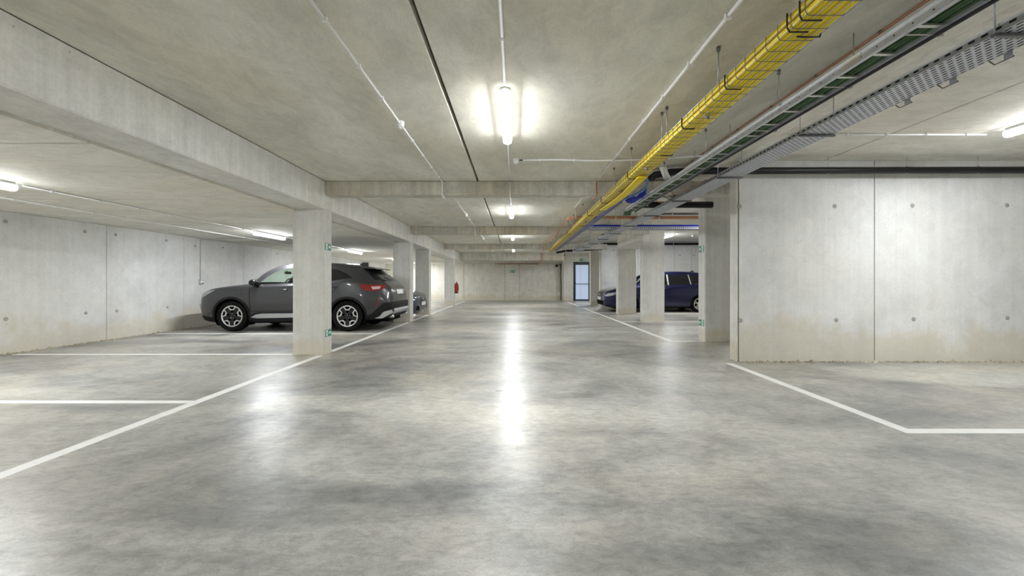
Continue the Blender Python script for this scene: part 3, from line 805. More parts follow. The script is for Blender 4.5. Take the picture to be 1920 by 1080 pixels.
pipe('drain_pipe', [(1.95, PY + 0.10, PZ - 0.10), (1.99, PY, PZ - 0.07), (2.2, PY, PZ - 0.035), (2.6, PY, PZ - 0.015), (9.15, PY, PZ)], 0.049, 'black_pipe', 'black drain pipe along the top of the large partition',
     [(4.43, PY, PZ - 0.006), (5.54, PY, PZ - 0.004), (6.55, PY, PZ - 0.002)])
pipe('drain_pipe', [(3.85, W2 - 0.17, H + 1.67), (9.15, W2 - 0.17, H + 1.67)], 0.05, 'black_pipe', 'black pipe along the wall above the dark blue car', [(6.3, W2 - 0.17, H + 1.67), (6.9, W2 - 0.17, H + 1.67)])
pipe('drain_pipe', [(1.78, 17.0, H + 1.28), (2.2, 17.05, H + 1.36), (3.8, 17.13, H + 1.45)], 0.05, 'black_pipe', 'short black drain pipe at the far end of the trays', [(2.2, 17.05, H + 1.36)])
pipe('drain_pipe', [(2.3, 7.25, H + 1.43), (3.64, 7.25, H + 1.43)], 0.06, 'black_pipe', 'black drain pipe crossing above the perforated tray to the shaded column')
def collar(c, axis, label, r=0.1, t=0.05):
    M = Matrix.Translation(c) @ Vector(axis).to_track_quat('Z', 'Y').to_matrix().to_4x4()
    o = empty('fire_collar', label, 'collar', c, 0, 'white pipe collars')
    M0 = Vector(axis).to_track_quat('Z', 'Y').to_matrix().to_4x4()
    MB().lathe([(r * .62, -t / 2), (r, -t / 2), (r * 1.02, -t * .1), (r * 1.0, 0), (r * 1.02, t * .1), (r, t / 2), (r * .62, t / 2)], 24, M0).build('ring', 'white_plastic', o)
    MB().lathe([(r * 1.021, -0.002), (r * 1.028, 0), (r * 1.021, 0.002)], 24, M0).build('strap', 'galv', o)
collar((2.12, PY, PZ - 0.035), (1, -0.55, 0.38), 'thick white fire collar round the black pipe by the light blue cable', 0.105, 0.085)
collar((2.55, 17.08, H + 1.37), (1, -0.4, 0.2), 'white fire collar round the pipe at the far end of the trays')
pipe('sprinkler_pipe', [(1.14, 8.6, H + 1.40), (1.4, 8.6, H + 1.415), (3.9, 8.6, H + 1.415), (9.0, 8.6, H + 1.415)], 0.036, 'orange_pipe', 'orange pipe crossing above the cable trays', [(1.33, 8.6, H + 1.415), (2.2, 8.6, H + 1.415), (3.15, 8.6, H + 1.415)])
pipe('copper_pipe', [(1.14, 8.62, H + 1.40), (1.16, 9.1, H + 1.41), (1.19, 11.2, H + 1.38), (1.2, 11.3, H + 1.36), (1.2, 11.75, H + 1.34), (1.2, 12.2, H + 1.5), (1.2, 16.4, H + 1.5), (1.2, 16.55, H + 1.35), (1.2, 17.0, H + 1.34)], 0.014, 'copper', 'copper pipe dipping under the cross beams beside the yellow tray', [(1.18, 10.2, H + 1.395), (1.2, 13.4, H + 1.5)])
pipe('copper_pipe', [(1.44, 21.5, H + 1.58), (1.44, 21.5, H + 1.12), (1.44, 24.86, H + 1.12)], 0.02, 'copper', 'copper pipe turning down the dropped beam')
pipe('sprinkler_pipe', [(-1.28, 24.85, H + 1.15), (1.42, 24.85, H + 1.15)], 0.028, 'orange_pipe', 'rust-red pipe along the top of the end wall')
for x in (-1.1, -0.55, 0, 0.55, 1.1):
    o = empty('pipe_clip', 'pale clip on the rust-red pipe at the end wall', 'clip', (x, 24.85, H + 1.15), 0, 'clips on the rust-red pipe')
    part(o, 'band', 'zinc', lambda q: q.lathe([(0.029, -0.03), (0.036, -0.03), (0.036, 0.03), (0.029, 0.03)], 12, Matrix.Rotation(PI / 2, 4, 'Y')))
    part(o, 'stem', 'zinc', lambda q: q.box(-0.012, 0.012, -0.012, 0.012, 0.03, 0.049))
pipe('strut_channel', [(2.9, 8.25, H + 1.437), (3.9, 8.25, H + 1.437), (9.0, 8.25, H + 1.437)], 0.024, 'galv_dark', 'dark steel channel crossing in front of the orange pipe', [(3.3, 8.25, H + 1.437), (5.5, 8.25, H + 1.437)])
# cables dropping in the far corner
for dx, rr_, lb in ((0, 0.012, 'thin grey cable dropping down the far corner'), (0.12, 0.022, 'thick black cable dropping down the far corner beside the exit door')):
    conduit('drop_cable', [(2.78 + dx, 24.93 - 0.05, 2.32), (2.76 + dx, 24.93, 1.6), (2.80 + dx, 24.93, 0.9), (2.79 + dx, 24.93, 0.02 if dx else 0.50)], rr_, lb, 'black' if dx else 'lamp_housing', clips=0, cat='cable')
o = empty('siren', 'small black horn speaker high in the far corner', 'speaker', (2.62, 24.9, 2.2)); part(o, 'horn', 'black', lambda q: q.lathe([(0.02, 0.08), (0.035, 0.03), (0.09, -0.06), (0.075, -0.06), (0.0, 0.02)], 14, Matrix.Rotation(-PI / 2, 4, 'X')))
part(o, 'arm', 'black', lambda q: q.tube([(0, 0.0, 0), (0.3, 0.04, 0.08)], 0.015, 6))
o = empty('corner_box', 'small pale socket low in the far corner', 'socket', (2.78, 24.99, 0.42)); part(o, 'body', 'white_plastic', lambda q: q.bbox(-0.07, 0.07, -0.06, 0, -0.1, 0.1, 0.01, 1)); part(o, 'lid', 'pvc', lambda q: q.bbox(-0.05, 0.05, -0.07, -0.06, -0.04, 0.06, 0.008, 1))

# ------------------------------------------------------------------ exit door
d = empty('door_1', 'dark framed exit door with a tall pale blue glass pane and push bar', 'door', ((DX0 + DX1) / 2, DW, 0), 0, kind='structure')
hw = (DX1 - DX0) / 2
fr = MB(); t = 0.06
fr.box(-hw, -hw + t, -0.03, 0.12, 0, DZ).box(hw - t, hw, -0.03, 0.12, 0, DZ).box(-hw + t, hw - t, -0.03, 0.12, DZ - t, DZ)
fr.build('frame', 'door_frame', d)
lf = MB(); s = 0.075; a, b2, zt = -hw + t + 0.006, hw - t - 0.006, DZ - t - 0.006
lf.box(a, a + s, 0, 0.06, 0.008, zt).box(b2 - s, b2, 0, 0.06, 0.008, zt).box(a + s, b2 - s, 0, 0.06, zt - 0.12, zt).box(a + s, b2 - s, 0, 0.06, 0.008, 0.09)
leaf = lf.build('leaf', 'door_frame', d)
MB().box(a + s, a + s + 0.315, 0.025, 0.035, 0.09, zt - 0.12).build('pane', 'door_pane_glow', leaf)
MB().box(a + s + 0.327, b2 - s, 0.025, 0.035, 0.09, zt - 0.12).build('pane', 'door_pane_glow', leaf)
MB().box(a + s + 0.315, a + s + 0.327, 0.024, 0.036, 0.09, zt - 0.12).build('glazing_joint', 'galv', leaf)
MB().tube([(a + 0.03, -0.01, 1.12), (a + 0.05, -0.07, 1.10), (a + 0.12, -0.08, 1.05), (b2 - 0.06, -0.08, 1.05)], 0.018, 8).build('push_bar', 'black', leaf)
MB().bbox(b2 - 0.075, b2 - 0.015, -0.09, 0, 0.98, 1.14, 0.01).build('push_bar_mount', 'black', leaf)
MB().box(a + 0.01, a + 0.05, -0.03, 0, 1.06, 1.18).build('lock_case', 'black', leaf)

# ------------------------------------------------------------------ exit signs (running figure, door and arrow)
def exit_sign(loc, rot, w, h, label, flip=False, two=True, lit=False):
    o = empty('exit_sign', label, 'sign', loc, 0, 'green exit signs'); o.rotation_euler = rot
    # local: x right, z up, -y toward the viewer
    part(o, 'plate', 'sign_green', lambda q: q.box(-w / 2, w / 2, -0.004, 0.0, -h / 2, h / 2))
    k = -1 if flip else 1
    def P(pts): return [(k * x * w, z * h) for x, z in pts]
    def pr(name, polys):
        m = MB()
        for p in polys: m.prism(P(p), -0.0055, -0.0041, 1)
        m.build(name, 'sign_white', o)
    ox = -0.42 if w > h * 1.3 else -0.44
    dw = 0.34
    # door outline and figure
    pr('doorway', [[(ox, -0.42), (ox + dw, -0.42), (ox + dw, 0.42), (ox, 0.42)]])
    def pg(polys):
        m = MB()
        for p in polys: m.prism(P(p), -0.0068, -0.0056, 1)
        m.build('running_figure', 'sign_green', o)
    cx = ox + dw * 0.5
    pg([[(cx + 0.03 + 0.035 * math.cos(i * PI / 4), 0.27 + 0.07 * math.sin(i * PI / 4)) for i in range(8)],
        [(cx - 0.03, 0.18), (cx + 0.05, 0.18), (cx + 0.02, -0.05), (cx - 0.06, -0.05)],
        [(cx - 0.05, -0.05), (cx + 0.0, -0.05), (cx - 0.07, -0.34), (cx - 0.13, -0.34)],
        [(cx - 0.02, -0.02), (cx + 0.04, -0.05), (cx + 0.10, -0.2), (cx + 0.06, -0.22)],
        [(cx + 0.06, -0.2), (cx + 0.10, -0.2), (cx + 0.10, -0.36), (cx + 0.06, -0.36)],
        [(cx + 0.03, 0.15), (cx + 0.05, 0.1), (cx + 0.15, 0.03), (cx + 0.15, 0.08)],
        [(cx - 0.03, 0.16), (cx - 0.03, 0.1), (cx - 0.13, 0.0), (cx - 0.14, 0.05)]])
    ax = 0.2
    pr('arrow', [[(ax - 0.14, -0.06), (ax + 0.04, -0.06), (ax + 0.04, 0.06), (ax - 0.14, 0.06)], [(ax + 0.02, -0.26), (ax + 0.22, 0.0), (ax + 0.02, 0.26), (ax - 0.02, 0.14), (ax + 0.08, 0.0), (ax - 0.02, -0.14)]])
# on the faces of the columns towards the aisle
exit_sign((-3.0385, 6.36, H + (CY - 463) * 6.36 / F), (0, 0, PI / 2), 0.19, 0.11, 'upper green exit sign on the column in front of the SUV')
exit_sign((-3.0385, 6.37, H + (CY - 624) * 6.37 / F), (0, 0, PI / 2), 0.19, 0.11, 'lower green exit sign near the foot of the column in front of the SUV')
exit_sign((3.6685, 7.72, H + (CY - 467) * 7.72 / F), (0, 0, -PI / 2), 0.2, 0.12, 'upper green exit sign on the shaded column', True)
exit_sign((3.6685, 7.72, H + (CY - 605) * 7.72 / F), (0, 0, -PI / 2), 0.2, 0.12, 'lower green exit sign near the foot of the shaded column', True)
exit_sign(((1092 - CX) * DW / F, DW - 0.001, H + (CY - 487.3) * DW / F), (0, 0, 0), 0.36, 0.17, 'green exit sign above the glazed exit door', True)
exit_sign(((959.8 - CX) * Y1 / F, Y1 - 0.001, H + (CY - 509) * Y1 / F), (0, 0, 0), 0.34, 0.17, 'green exit sign on the end wall')

# fire extinguisher on the fourth column
fe = empty('fire_extinguisher', 'red fire extinguisher hanging on the column near the end wall', 'extinguisher', (-2.945, 19.68, 0.62))
part(fe, 'cylinder', 'red_paint', lambda q: q.lathe([(0, 0.03), (0.08, 0.03), (0.085, 0.05), (0.085, 0.40), (0.07, 0.455), (0.03, 0.485), (0.022, 0.50), (0, 0.5)], 20))
part(fe, 'skirt', 'black', lambda q: q.lathe([(0, -0.02), (0.08, -0.02), (0.087, 0.0), (0.087, 0.045), (0.06, 0.046)], 20))
part(fe, 'valve', 'black', lambda q: q.lathe([(0.02, 0.5), (0.024, 0.54), (0, 0.545)], 10))
part(fe, 'handle', 'red_paint', lambda q: q.box(-0.012, 0.012, -0.02, 0.11, 0.575, 0.59).box(-0.012, 0.012, -0.02, 0.09, 0.542, 0.555))
part(fe, 'hose', 'rubber', lambda q: q.tube([(0.0, -0.02, 0.53), (0.05, -0.08, 0.5), (0.088, -0.06, 0.4), (0.1, -0.03, 0.25), (0.1, -0.02, 0.12)], 0.012, 8))
part(fe, 'bracket', 'galv_dark', lambda q: q.box(-0.094, -0.08, -0.02, 0.02, 0.25, 0.5))
# ------------------------------------------------------------------ cars
def pchip(xs, ys):
    xs = np.array(xs, float); ys = np.array(ys, float)
    h = np.diff(xs); d = np.diff(ys) / h; n = len(xs); m = np.zeros(n)
    m[0], m[-1] = d[0], d[-1]
    for i in range(1, n - 1):
        if d[i - 1] * d[i] > 0:
            w1, w2 = 2 * h[i] + h[i - 1], h[i] + 2 * h[i - 1]
            m[i] = (w1 + w2) / (w1 / d[i - 1] + w2 / d[i])
    def fn(x):
        x = min(max(x, xs[0]), xs[-1]); i = min(max(int(np.searchsorted(xs, x)) - 1, 0), n - 2)
        t = (x - xs[i]) / h[i]
        return float(ys[i] * (1 + 2 * t) * (1 - t) ** 2 + m[i] * h[i] * t * (1 - t) ** 2 + ys[i + 1] * t * t * (3 - 2 * t) + m[i + 1] * h[i] * t * t * (t - 1))
    return fn

def spline(pts, per):
    """Catmull-Rom through 2D points, per[i] samples on each span"""
    out = []
    P = [pts[0]] + list(pts) + [pts[-1]]
    for i in range(len(pts) - 1):
        p0, p1, p2, p3 = [np.array(q) for q in P[i:i + 4]]
        for k in range(per[i]):
            t = k / per[i]
            # centripetal-ish tension to avoid overshoot
            m1 = (p2 - p0) * 0.5; m2 = (p3 - p1) * 0.5
            L = np.linalg.norm(p2 - p1)
            for m in (m1, m2):
                l = np.linalg.norm(m)
                if l > L: m *= L / l
            out.append(p1 * (1 + 2 * t) * (1 - t) ** 2 + m1 * t * (1 - t) ** 2 + p2 * t * t * (3 - 2 * t) + m2 * t * t * (t - 1))
    out.append(np.array(pts[-1]))
    return out

def in_poly(p, poly):
    x, y = p; c = False; n = len(poly)
    for i in range(n):
        x0, y0 = poly[i]; x1, y1 = poly[i - 1]
        if (y0 > y) != (y1 > y) and x < (x1 - x0) * (y - y0) / (y1 - y0) + x0: c = not c
    return c

AX = {'side': (0, 2, 1), 'front': (1, 2, 0), 'top': (0, 1, 2)}
class CarBody:
    def __init__(s, C):
        s.C = C; st = C['stations']
        keys = ['zb', 'wl', 'wm', 'zm', 'wb', 'zbelt', 'wr', 'zr', 'zt']
        fn = {k: pchip([r[0] for r in st], [r[1 + i] for r in st]) for i, k in enumerate(keys)}
        s.fn = fn
        L = C['L']; ss = []
        for a, b, n in ((0, 0.3, 12), (0.3, L - 0.55, int((L - 0.85) / 0.07)), (L - 0.55, L, 16)):
            ss += [a + (b - a) * k / n for k in range(n)]
        ss.append(L)
        per = [3, 2, 4, 7, 7, 9, 5, 7]
        rows = []
        for q in ss:
            g = {k: f(q) for k, f in fn.items()}
            half = spline([(0, g['zb']), (g['wl'] * 0.86, g['zb']), (g['wl'], g['zb'] + 0.07), (g['wm'], g['zm']), (g['wb'] + 0.03, g['zbelt'] - 0.07 * min(1, (g['zbelt'] - g['zm']) / 0.2)),
                           (g['wb'] - 0.012, g['zbelt']), (g['wr'], g['zr']), (g['wr'] * 0.82, g['zr'] + (g['zt'] - g['zr']) * 0.62), (0, g['zt'])], per)
            ring = [(q, -y, z) for y, z in half] + [(q, y, z) for y, z in half[-2:0:-1]]
            rows.append(ring)
        n = len(rows[0]); vs = [p for r in rows for p in r]
        bm = bmesh.new(); V = [bm.verts.new(p) for p in vs]
        for i in range(len(rows) - 1):
            for k in range(n):
                a, b, c, d = i * n + k, i * n + (k + 1) % n, (i + 1) * n + (k + 1) % n, (i + 1) * n + k
                bm.faces.new((V[a], V[b], V[c], V[d]))
        for r0, flip in ((0, False), ((len(rows) - 1) * n, True)):
            h = n // 2   # cap as a strip of quads across the section
            for k in range(h):
                a, b, c, d = r0 + k, r0 + k + 1, r0 + (n - k - 1) % n, r0 + (n - k) % n
                idx = [V[i] for i in dict.fromkeys((a, b, c, d))]
                if len(idx) > 2:
                    try: bm.faces.new(idx)
                    except ValueError: pass
        bmesh.ops.recalc_face_normals(bm, faces=bm.faces)
        for f_ in bm.faces: f_.smooth = True
        bm.normal_update(); bm.verts.ensure_lookup_table(); bm.faces.ensure_lookup_table()
        s.bm = bm
        ref = bm.copy(); bmesh.ops.triangulate(ref, faces=ref.faces); ref.normal_update()
        ref.faces.ensure_lookup_table()
        s.bvh = BVHTree.FromBMesh(ref)
        s.rf = [([v.co.copy() for v in f_.verts], [v.normal.copy() for v in f_.verts]) for f_ in ref.faces]
        ref.free()
    def normal(s, p):
        loc, nn, idx, d = s.bvh.find_nearest(p)
        co, no = s.rf[idx]; w = poly_3d_calc(co, loc)
        return sum((a * b for a, b in zip(no, w)), Vector()).normalized()
    def carve(s, poly, view, filt):
        u, v, _ = AX[view]; bm = s.bm
        lo = (min(p[0] for p in poly) - 1e-4, min(p[1] for p in poly) - 1e-4); hi = (max(p[0] for p in poly) + 1e-4, max(p[1] for p in poly) + 1e-4)
        def cand():
            r = []
            for f_ in bm.faces:
                us = [w.co[u] for w in f_.verts]; vv = [w.co[v] for w in f_.verts]
                if max(us) < lo[0] or min(us) > hi[0] or max(vv) < lo[1] or min(vv) > hi[1]: continue
                if filt(f_.calc_center_median(), f_.normal): r.append(f_)
            return r
        n = len(poly)
        for i in range(n):
            a, b = poly[i], poly[(i + 1) % n]
            no = Vector((0, 0, 0)); no[u] = -(b[1] - a[1]); no[v] = b[0] - a[0]
            if no.length < 1e-9: continue
            no.normalize(); co = Vector((0, 0, 0)); co[u], co[v] = a
            fs = cand(); ed = list({e for f_ in fs for e in f_.edges}); vt = list({w for f_ in fs for w in f_.verts})
            bmesh.ops.bisect_plane(bm, geom=fs + ed + vt, plane_co=co, plane_no=no, dist=1e-6)
        bm.normal_update()
        return [f_ for f_ in cand() if in_poly((f_.calc_center_median()[u], f_.calc_center_median()[v]), poly)]
    def emit(s, faces, name, mat, parent, push=0.0, solid=0.0):
        idx = {}; vs = []; fs = []
        for f_ in faces:
            q = []
            for w in f_.verts:
                if w.index not in idx or True:
                    key = tuple(round(c, 6) for c in w.co)
                    if key not in idx: idx[key] = len(vs); vs.append(w.co.copy())
                    q.append(idx[key])
            fs.append(tuple(q))
        no = [s.normal(p) for p in vs]
        if push: vs = [p + m * push for p, m in zip(vs, no)]
        me = bpy.data.meshes.new(name); me.from_pydata([tuple(p) for p in vs], [], fs)
        me.polygons.foreach_set('use_smooth', [True] * len(fs))
        me.materials.append(MATS[mat]); me.update()
        if len(fs): me.normals_split_custom_set_from_vertices([tuple(q) for q in no])
        return link(name, me, parent)
    def take(s, poly, view, filt, name, mat, parent, push=0.0):
        fs = s.carve(poly, view, filt)
        o = None
        if fs and name:
            neg = [f_ for f_ in fs if f_.calc_center_median().y < 0]; pos = [f_ for f_ in fs if f_.calc_center_median().y >= 0]
            if neg and pos and min(abs(w.co.y) for f_ in fs for w in f_.verts) > 0.03:
                s.emit(neg, name, mat, parent, push); o = s.emit(pos, name, mat, parent, push)
            else: o = s.emit(fs, name, mat, parent, push)
        bmesh.ops.delete(s.bm, geom=fs, context='FACES')
        return o

def circle(cx, cz, r, n=26): return [(cx + r * math.cos(2 * PI * k / n), cz + r * math.sin(2 * PI * k / n)) for k in range(n)]

def wheel(parent, x, y, side, R, W, style, rimR):
    """side -1: outer face looks to -y"""
    M = Matrix.Translation((x, y, R)) @ Matrix.Rotation(-side * PI / 2, 4, 'X')    # local +z -> outward
    h = W / 2
    t = MB().lathe([(rimR, -h * .9), (rimR + 0.03, -h), (R * .93, -h), (R - 0.006, -h * .82), (R, -h * .6), (R, h * .6), (R - 0.006, h * .82), (R * .93, h), (rimR + 0.03, h), (rimR + .004, h * .9)], 40, M)
    ty = t.build('wheel', 'rubber', parent)
    MB().lathe([(rimR + .004, h * .9), (rimR - .012, h * .86), (rimR - .02, h * .6), (rimR - .03, -h * .8)], 40, M).build('rim_barrel', 'black_gloss', ty)
    MB().lathe([(rimR - .03, h * .05), (0.0, h * .12)], 40, M).build('brake_disc', 'gap', ty)
    zf = h * 0.80
    def flat(polys, z0, z1, name, mat):
        m = MB()
        for p in polys: m.prism(p, z0, z1, 2)
        m.xform(M); return m.build(name, mat, ty)
    def pol(a, r): return (r * math.cos(a), r * math.sin(a))
    if style == 'suv':
        MB().lathe([(rimR + .003, zf + .012), (rimR - .006, zf + .016), (rimR - .022, zf + .012), (rimR - .024, zf)], 40, M).build('rim_lip', 'alloy', ty)
        sp = []
        for k in range(5):
            a = PI / 2 + 2 * PI * k / 5
            b = a + PI / 5
            sp.append([pol(b - .55, 0.05), pol(b - .34, rimR * .62), pol(b - .30, rimR - .02), pol(b + .30, rimR - .02), pol(b + .34, rimR * .62), pol(b + .55, 0.05)])
            # U-shaped machined outline
            o0, o1, i0, i1 = 0.42, 0.20, rimR - 0.015, rimR * .66
            outer = [pol(a - o0, i0), pol(a - o1 - .07, i1 - .022), pol(a + o1 + .07, i1 - .022), pol(a + o0, i0)]
            inner = [pol(a + o0 - .10, i0), pol(a + o1 - .01, i1 + .004), pol(a - o1 + .01, i1 + .004), pol(a - o0 + .10, i0)]
            flat([outer + inner], zf - .01, zf + .013, 'rim_accent', 'alloy')
        flat(sp, zf * .55, zf, 'spokes', 'black_gloss')
        MB().lathe([(0.075, zf * .55), (0.07, zf + .002), (0.035, zf + .006), (0.034, zf + .011), (0, zf + .012)], 20, M).build('hub', 'black_gloss', ty)
        for k in range(5):
            p = pol(PI / 2 + 2 * PI * k / 5, 0.052)
            MB().lathe([(0.009, zf - .01), (0.009, zf + .009), (0, zf + .01)], 8, M @ Matrix.Translation((p[0], p[1], 0))).build('lug_nut', 'chrome', ty)
    else:
        MB().lathe([(rimR + .003, zf + .012), (rimR - .008, zf + .014), (rimR - .026, zf + .006), (rimR - .028, zf - .02)], 36, M).build('rim_lip', 'alloy', ty)
        sp = []
        for k in range(5):
            a = PI / 2 + 2 * PI * k / 5
            for dd in (-.16, .16): sp.append([pol(a + dd * 2 - .22, 0.06), pol(a + dd - .06, rimR - .02), pol(a + dd + .06, rimR - .02), pol(a + dd * 2 + .22, 0.06)])
        flat(sp, zf * .6, zf + .002, 'spokes', 'alloy')
        MB().lathe([(0.07, zf * .5), (0.065, zf + .004), (0.03, zf + .012), (0, zf + .012)], 20, M).build('hub', 'alloy', ty)

def car(C):
    root = empty(C['name'], C['label'], 'car', C['loc'], C['rz'])
    B = CarBody(C); P = C['paint']
    side = lambda c, n: abs(n.y) > 0.25 and abs(c.y) > 0.4
    S = C['spec']
    fx, rx, wr, ar = S['front_axle'], S['rear_axle'], S['wheel_r'], S['arch_r']
    for cx in (fx, rx):                                     # wheel openings
        B.take(circle(cx, wr, ar), 'side', lambda c, n: abs(c.y) > 0.45, None, None, None)
    if S.get('clad'):
        for cx in (fx, rx):
            B.take(circle(cx, wr, ar + 0.055), 'side', lambda c, n: abs(c.y) > 0.55 and c.z > 0.2, 'wheel_arch_trim', 'clad', root, 0.006)
    for name, mat, view, poly, fl, push in S['panels']:
        if callable(fl): filt = fl
        else: filt = side
        B.take(poly, view, filt, name, mat, root, push)
    for poly in S['gaps']:
        B.take(poly, 'side', side, 'panel_gap', 'gap', root, -0.002)
    B.emit(list(B.bm.faces), 'body_shell', P, root)
    # wheel wells
    for cx in (fx, rx):
        for sd in (-1, 1):
            m = MB(); M = Matrix.Translation((cx, sd * (S['half'] - 0.20), wr)) @ Matrix.Rotation(-sd * PI / 2, 4, 'X')
            m.lathe([(0, -0.16), (ar, -0.16), (ar + .002, 0.02), (ar + .002, 0.165)], 28, M)
            m.v = [(x, y, max(z, 0.14)) for x, y, z in m.v]
            m.build('wheel_well', 'gap', root)
            wheel(root, cx, sd * (S['half'] - 0.025 - S['tyre_w'] / 2), sd, wr, S['tyre_w'], S['style'], S['rim_r'])
    # cabin: floor, dash, seats, wheel
    s0 = S['dash']
    part(root, 'cabin_floor', 'cabin', lambda q: q.box(s0 - 0.1, S['rear_seat'] + 0.7, -0.68, 0.68, 0.3, 0.4))
    part(root, 'dashboard', 'cabin', lambda q: q.prism([(s0 - 0.35, 0.55), (s0 + 0.2, 0.55), (s0 + 0.24, S['belt'] - 0.06), (s0 + 0.1, S['belt'] + 0.02), (s0 - 0.35, S['belt'] - 0.02)], -0.66, 0.66, 1))
    sx = s0 + 0.36
    M = Matrix.Translation((sx, -0.36, S['belt'] - 0.01)) @ Matrix.Rotation(math.radians(-68), 4, 'Y')
    sw_ = MB(); pts = [(0.18 * math.cos(2 * PI * k / 24), 0.18 * math.sin(2 * PI * k / 24), 0) for k in range(25)]
    sw_.tube(pts, 0.014, 8, False); sw_.prism([(-0.06, -0.06), (0.06, -0.06), (0.05, 0.06), (-0.05, 0.06)], -0.02, 0.02, 2); sw_.box(-0.175, 0.175, -0.012, 0.012, -0.008, 0.008)
    sw_.xform(M); sw_.build('steering_wheel', 'cabin', root)
    for xx in (s0 + 0.75, S['rear_seat']):
        for yy in (-0.37, 0.37):
            part(root, 'seat', 'cabin', lambda q: q.prism([(xx, 0.45), (xx + 0.52, 0.42), (xx + 0.72, S['belt'] + 0.08), (xx + 0.60, S['belt'] + 0.10), (xx + 0.45, 0.62), (xx, 0.62)], yy - 0.24, yy + 0.24, 1)
                 .prism([(xx + 0.63, S['belt'] + 0.12), (xx + 0.73, S['belt'] + 0.11), (xx + 0.76, S['belt'] + 0.28), (xx + 0.66, S['belt'] + 0.29)], yy - 0.12, yy + 0.12, 1))
    part(root, 'interior_mirror', 'black', lambda q: q.bbox(S['imir'][0] - 0.015, S['imir'][0] + 0.03, -0.12, 0.12, S['imir'][1] - 0.035, S['imir'][1] + 0.035, 0.015, 1).tube([(S['imir'][0] - 0.02, 0, S['imir'][1]), (S['imir'][0] - 0.02, 0, S['imir'][1] + 0.1)], 0.01, 6))
    # door mirrors and handles
    mx, mz = S['mirror']
    for sd in (-1, 1):
        w = S['mirror_y']
        hm = MB(); rings = []
        for k, (o_, sc) in enumerate(((0.0, 0.55), (0.03, 0.85), (0.10, 1.0), (0.17, 0.95), (0.21, 0.6))):
            rings.append([(mx + 0.10 * sc * math.cos(a) * (1 if math.cos(a) < 0 else 0.75), sd * (w + o_), mz + 0.075 * sc * math.sin(a)) for a in [2 * PI * i / 14 for i in range(14)]])
        vs = [p for r_ in rings for p in r_]; n = 14
        hm.add(vs, [(i * n + k, i * n + (k + 1) % n, (i + 1) * n + (k + 1) % n, (i + 1) * n + k) for i in range(4) for k in range(n)], True)
        hm.f.append(tuple(range(n))); hm.sm.append(False); hm.f.append(tuple(range(4 * n, 5 * n))); hm.sm.append(False)
        mo = hm.build('door_mirror', S['mirror_mat'], root)
        part(mo, 'mirror_foot', 'clad', lambda q: q.box(mx - 0.05, mx + 0.06, sd * (w - 0.08) - 0.03, sd * (w - 0.08) + 0.12 if sd > 0 else sd * (w - 0.08) + 0.03, mz - 0.085, mz - 0.045) if sd > 0 else
             q.box(mx - 0.05, mx + 0.06, -(w - 0.08) - 0.12, -(w - 0.08) + 0.03, mz - 0.085, mz - 0.045))
        for hx, hz in S['handles']:
            co = B.bvh.ray_cast(Vector((hx, sd * 2, hz)), Vector((0, -sd, 0)))[0]
            yy = co.y if co else sd * S['half']
            part(root, 'door_handle', S.get('handle_mat', P), lambda q: q.tube([(hx - 0.10, yy - sd * 0.005, hz), (hx - 0.08, yy + sd * 0.028, hz + 0.002), (hx + 0.07, yy + sd * 0.028, hz + 0.006), (hx + 0.10, yy - sd * 0.005, hz + 0.006)], 0.014, 8))
    S['extra'](root, B)
    B.bm.free()
    return root

def P2(*a): return list(a)
# ---- dark grey SUV -------------------------------------------------
#  s     zb    wl    wm    zm   wb    zbelt  wr    zr    zt
suv_st = [
 (0.00, 0.36, 0.50, 0.56, 0.52, 0.50, 0.70, 0.40, 0.745, 0.76),
 (0.03, 0.30, 0.62, 0.68, 0.52, 0.62, 0.76, 0.50, 0.815, 0.83),
 (0.09, 0.25, 0.72, 0.79, 0.54, 0.74, 0.84, 0.60, 0.885, 0.90),
 (0.20, 0.22, 0.79, 0.875, 0.56, 0.83, 0.92, 0.68, 0.955, 0.965),
 (0.45, 0.20, 0.85, 0.925, 0.58, 0.875, 1.00, 0.73, 1.025, 1.04),
 (0.92, 0.20, 0.88, 0.94, 0.62, 0.885, 1.055, 0.75, 1.085, 1.10),
 (1.25, 0.20, 0.89, 0.94, 0.62, 0.885, 1.08, 0.76, 1.125, 1.15),
 (1.55, 0.20, 0.885, 0.935, 0.62, 0.885, 1.095, 0.72, 1.36, 1.40),
 (1.85, 0.20, 0.88, 0.93, 0.62, 0.885, 1.105, 0.675, 1.51, 1.565),
 (2.2, 0.20, 0.88, 0.93, 0.62, 0.885, 1.12, 0.655, 1.575, 1.64),
 (2.7, 0.20, 0.88, 0.93, 0.62, 0.885, 1.14, 0.65, 1.59, 1.66),
 (3.2, 0.20, 0.885, 0.935, 0.64, 0.885, 1.18, 0.64, 1.57, 1.645),
 (3.6, 0.21, 0.885, 0.94, 0.66, 0.885, 1.22, 0.62, 1.53, 1.61),
 (3.95, 0.24, 0.87, 0.93, 0.68, 0.86, 1.20, 0.585, 1.45, 1.53),
 (4.15, 0.26, 0.84, 0.905, 0.70, 0.82, 1.16, 0.57, 1.33, 1.385),
 (4.35, 0.28, 0.79, 0.865, 0.70, 0.77, 1.08, 0.58, 1.185, 1.215),
 (4.47, 0.30, 0.73, 0.82, 0.68, 0.70, 1.00, 0.57, 1.09, 1.105),
 (4.56, 0.33, 0.66, 0.76, 0.64, 0.66, 0.90, 0.54, 0.985, 1.00),
 (4.61, 0.38, 0.58, 0.68, 0.60, 0.58, 0.75, 0.48, 0.80, 0.81)]
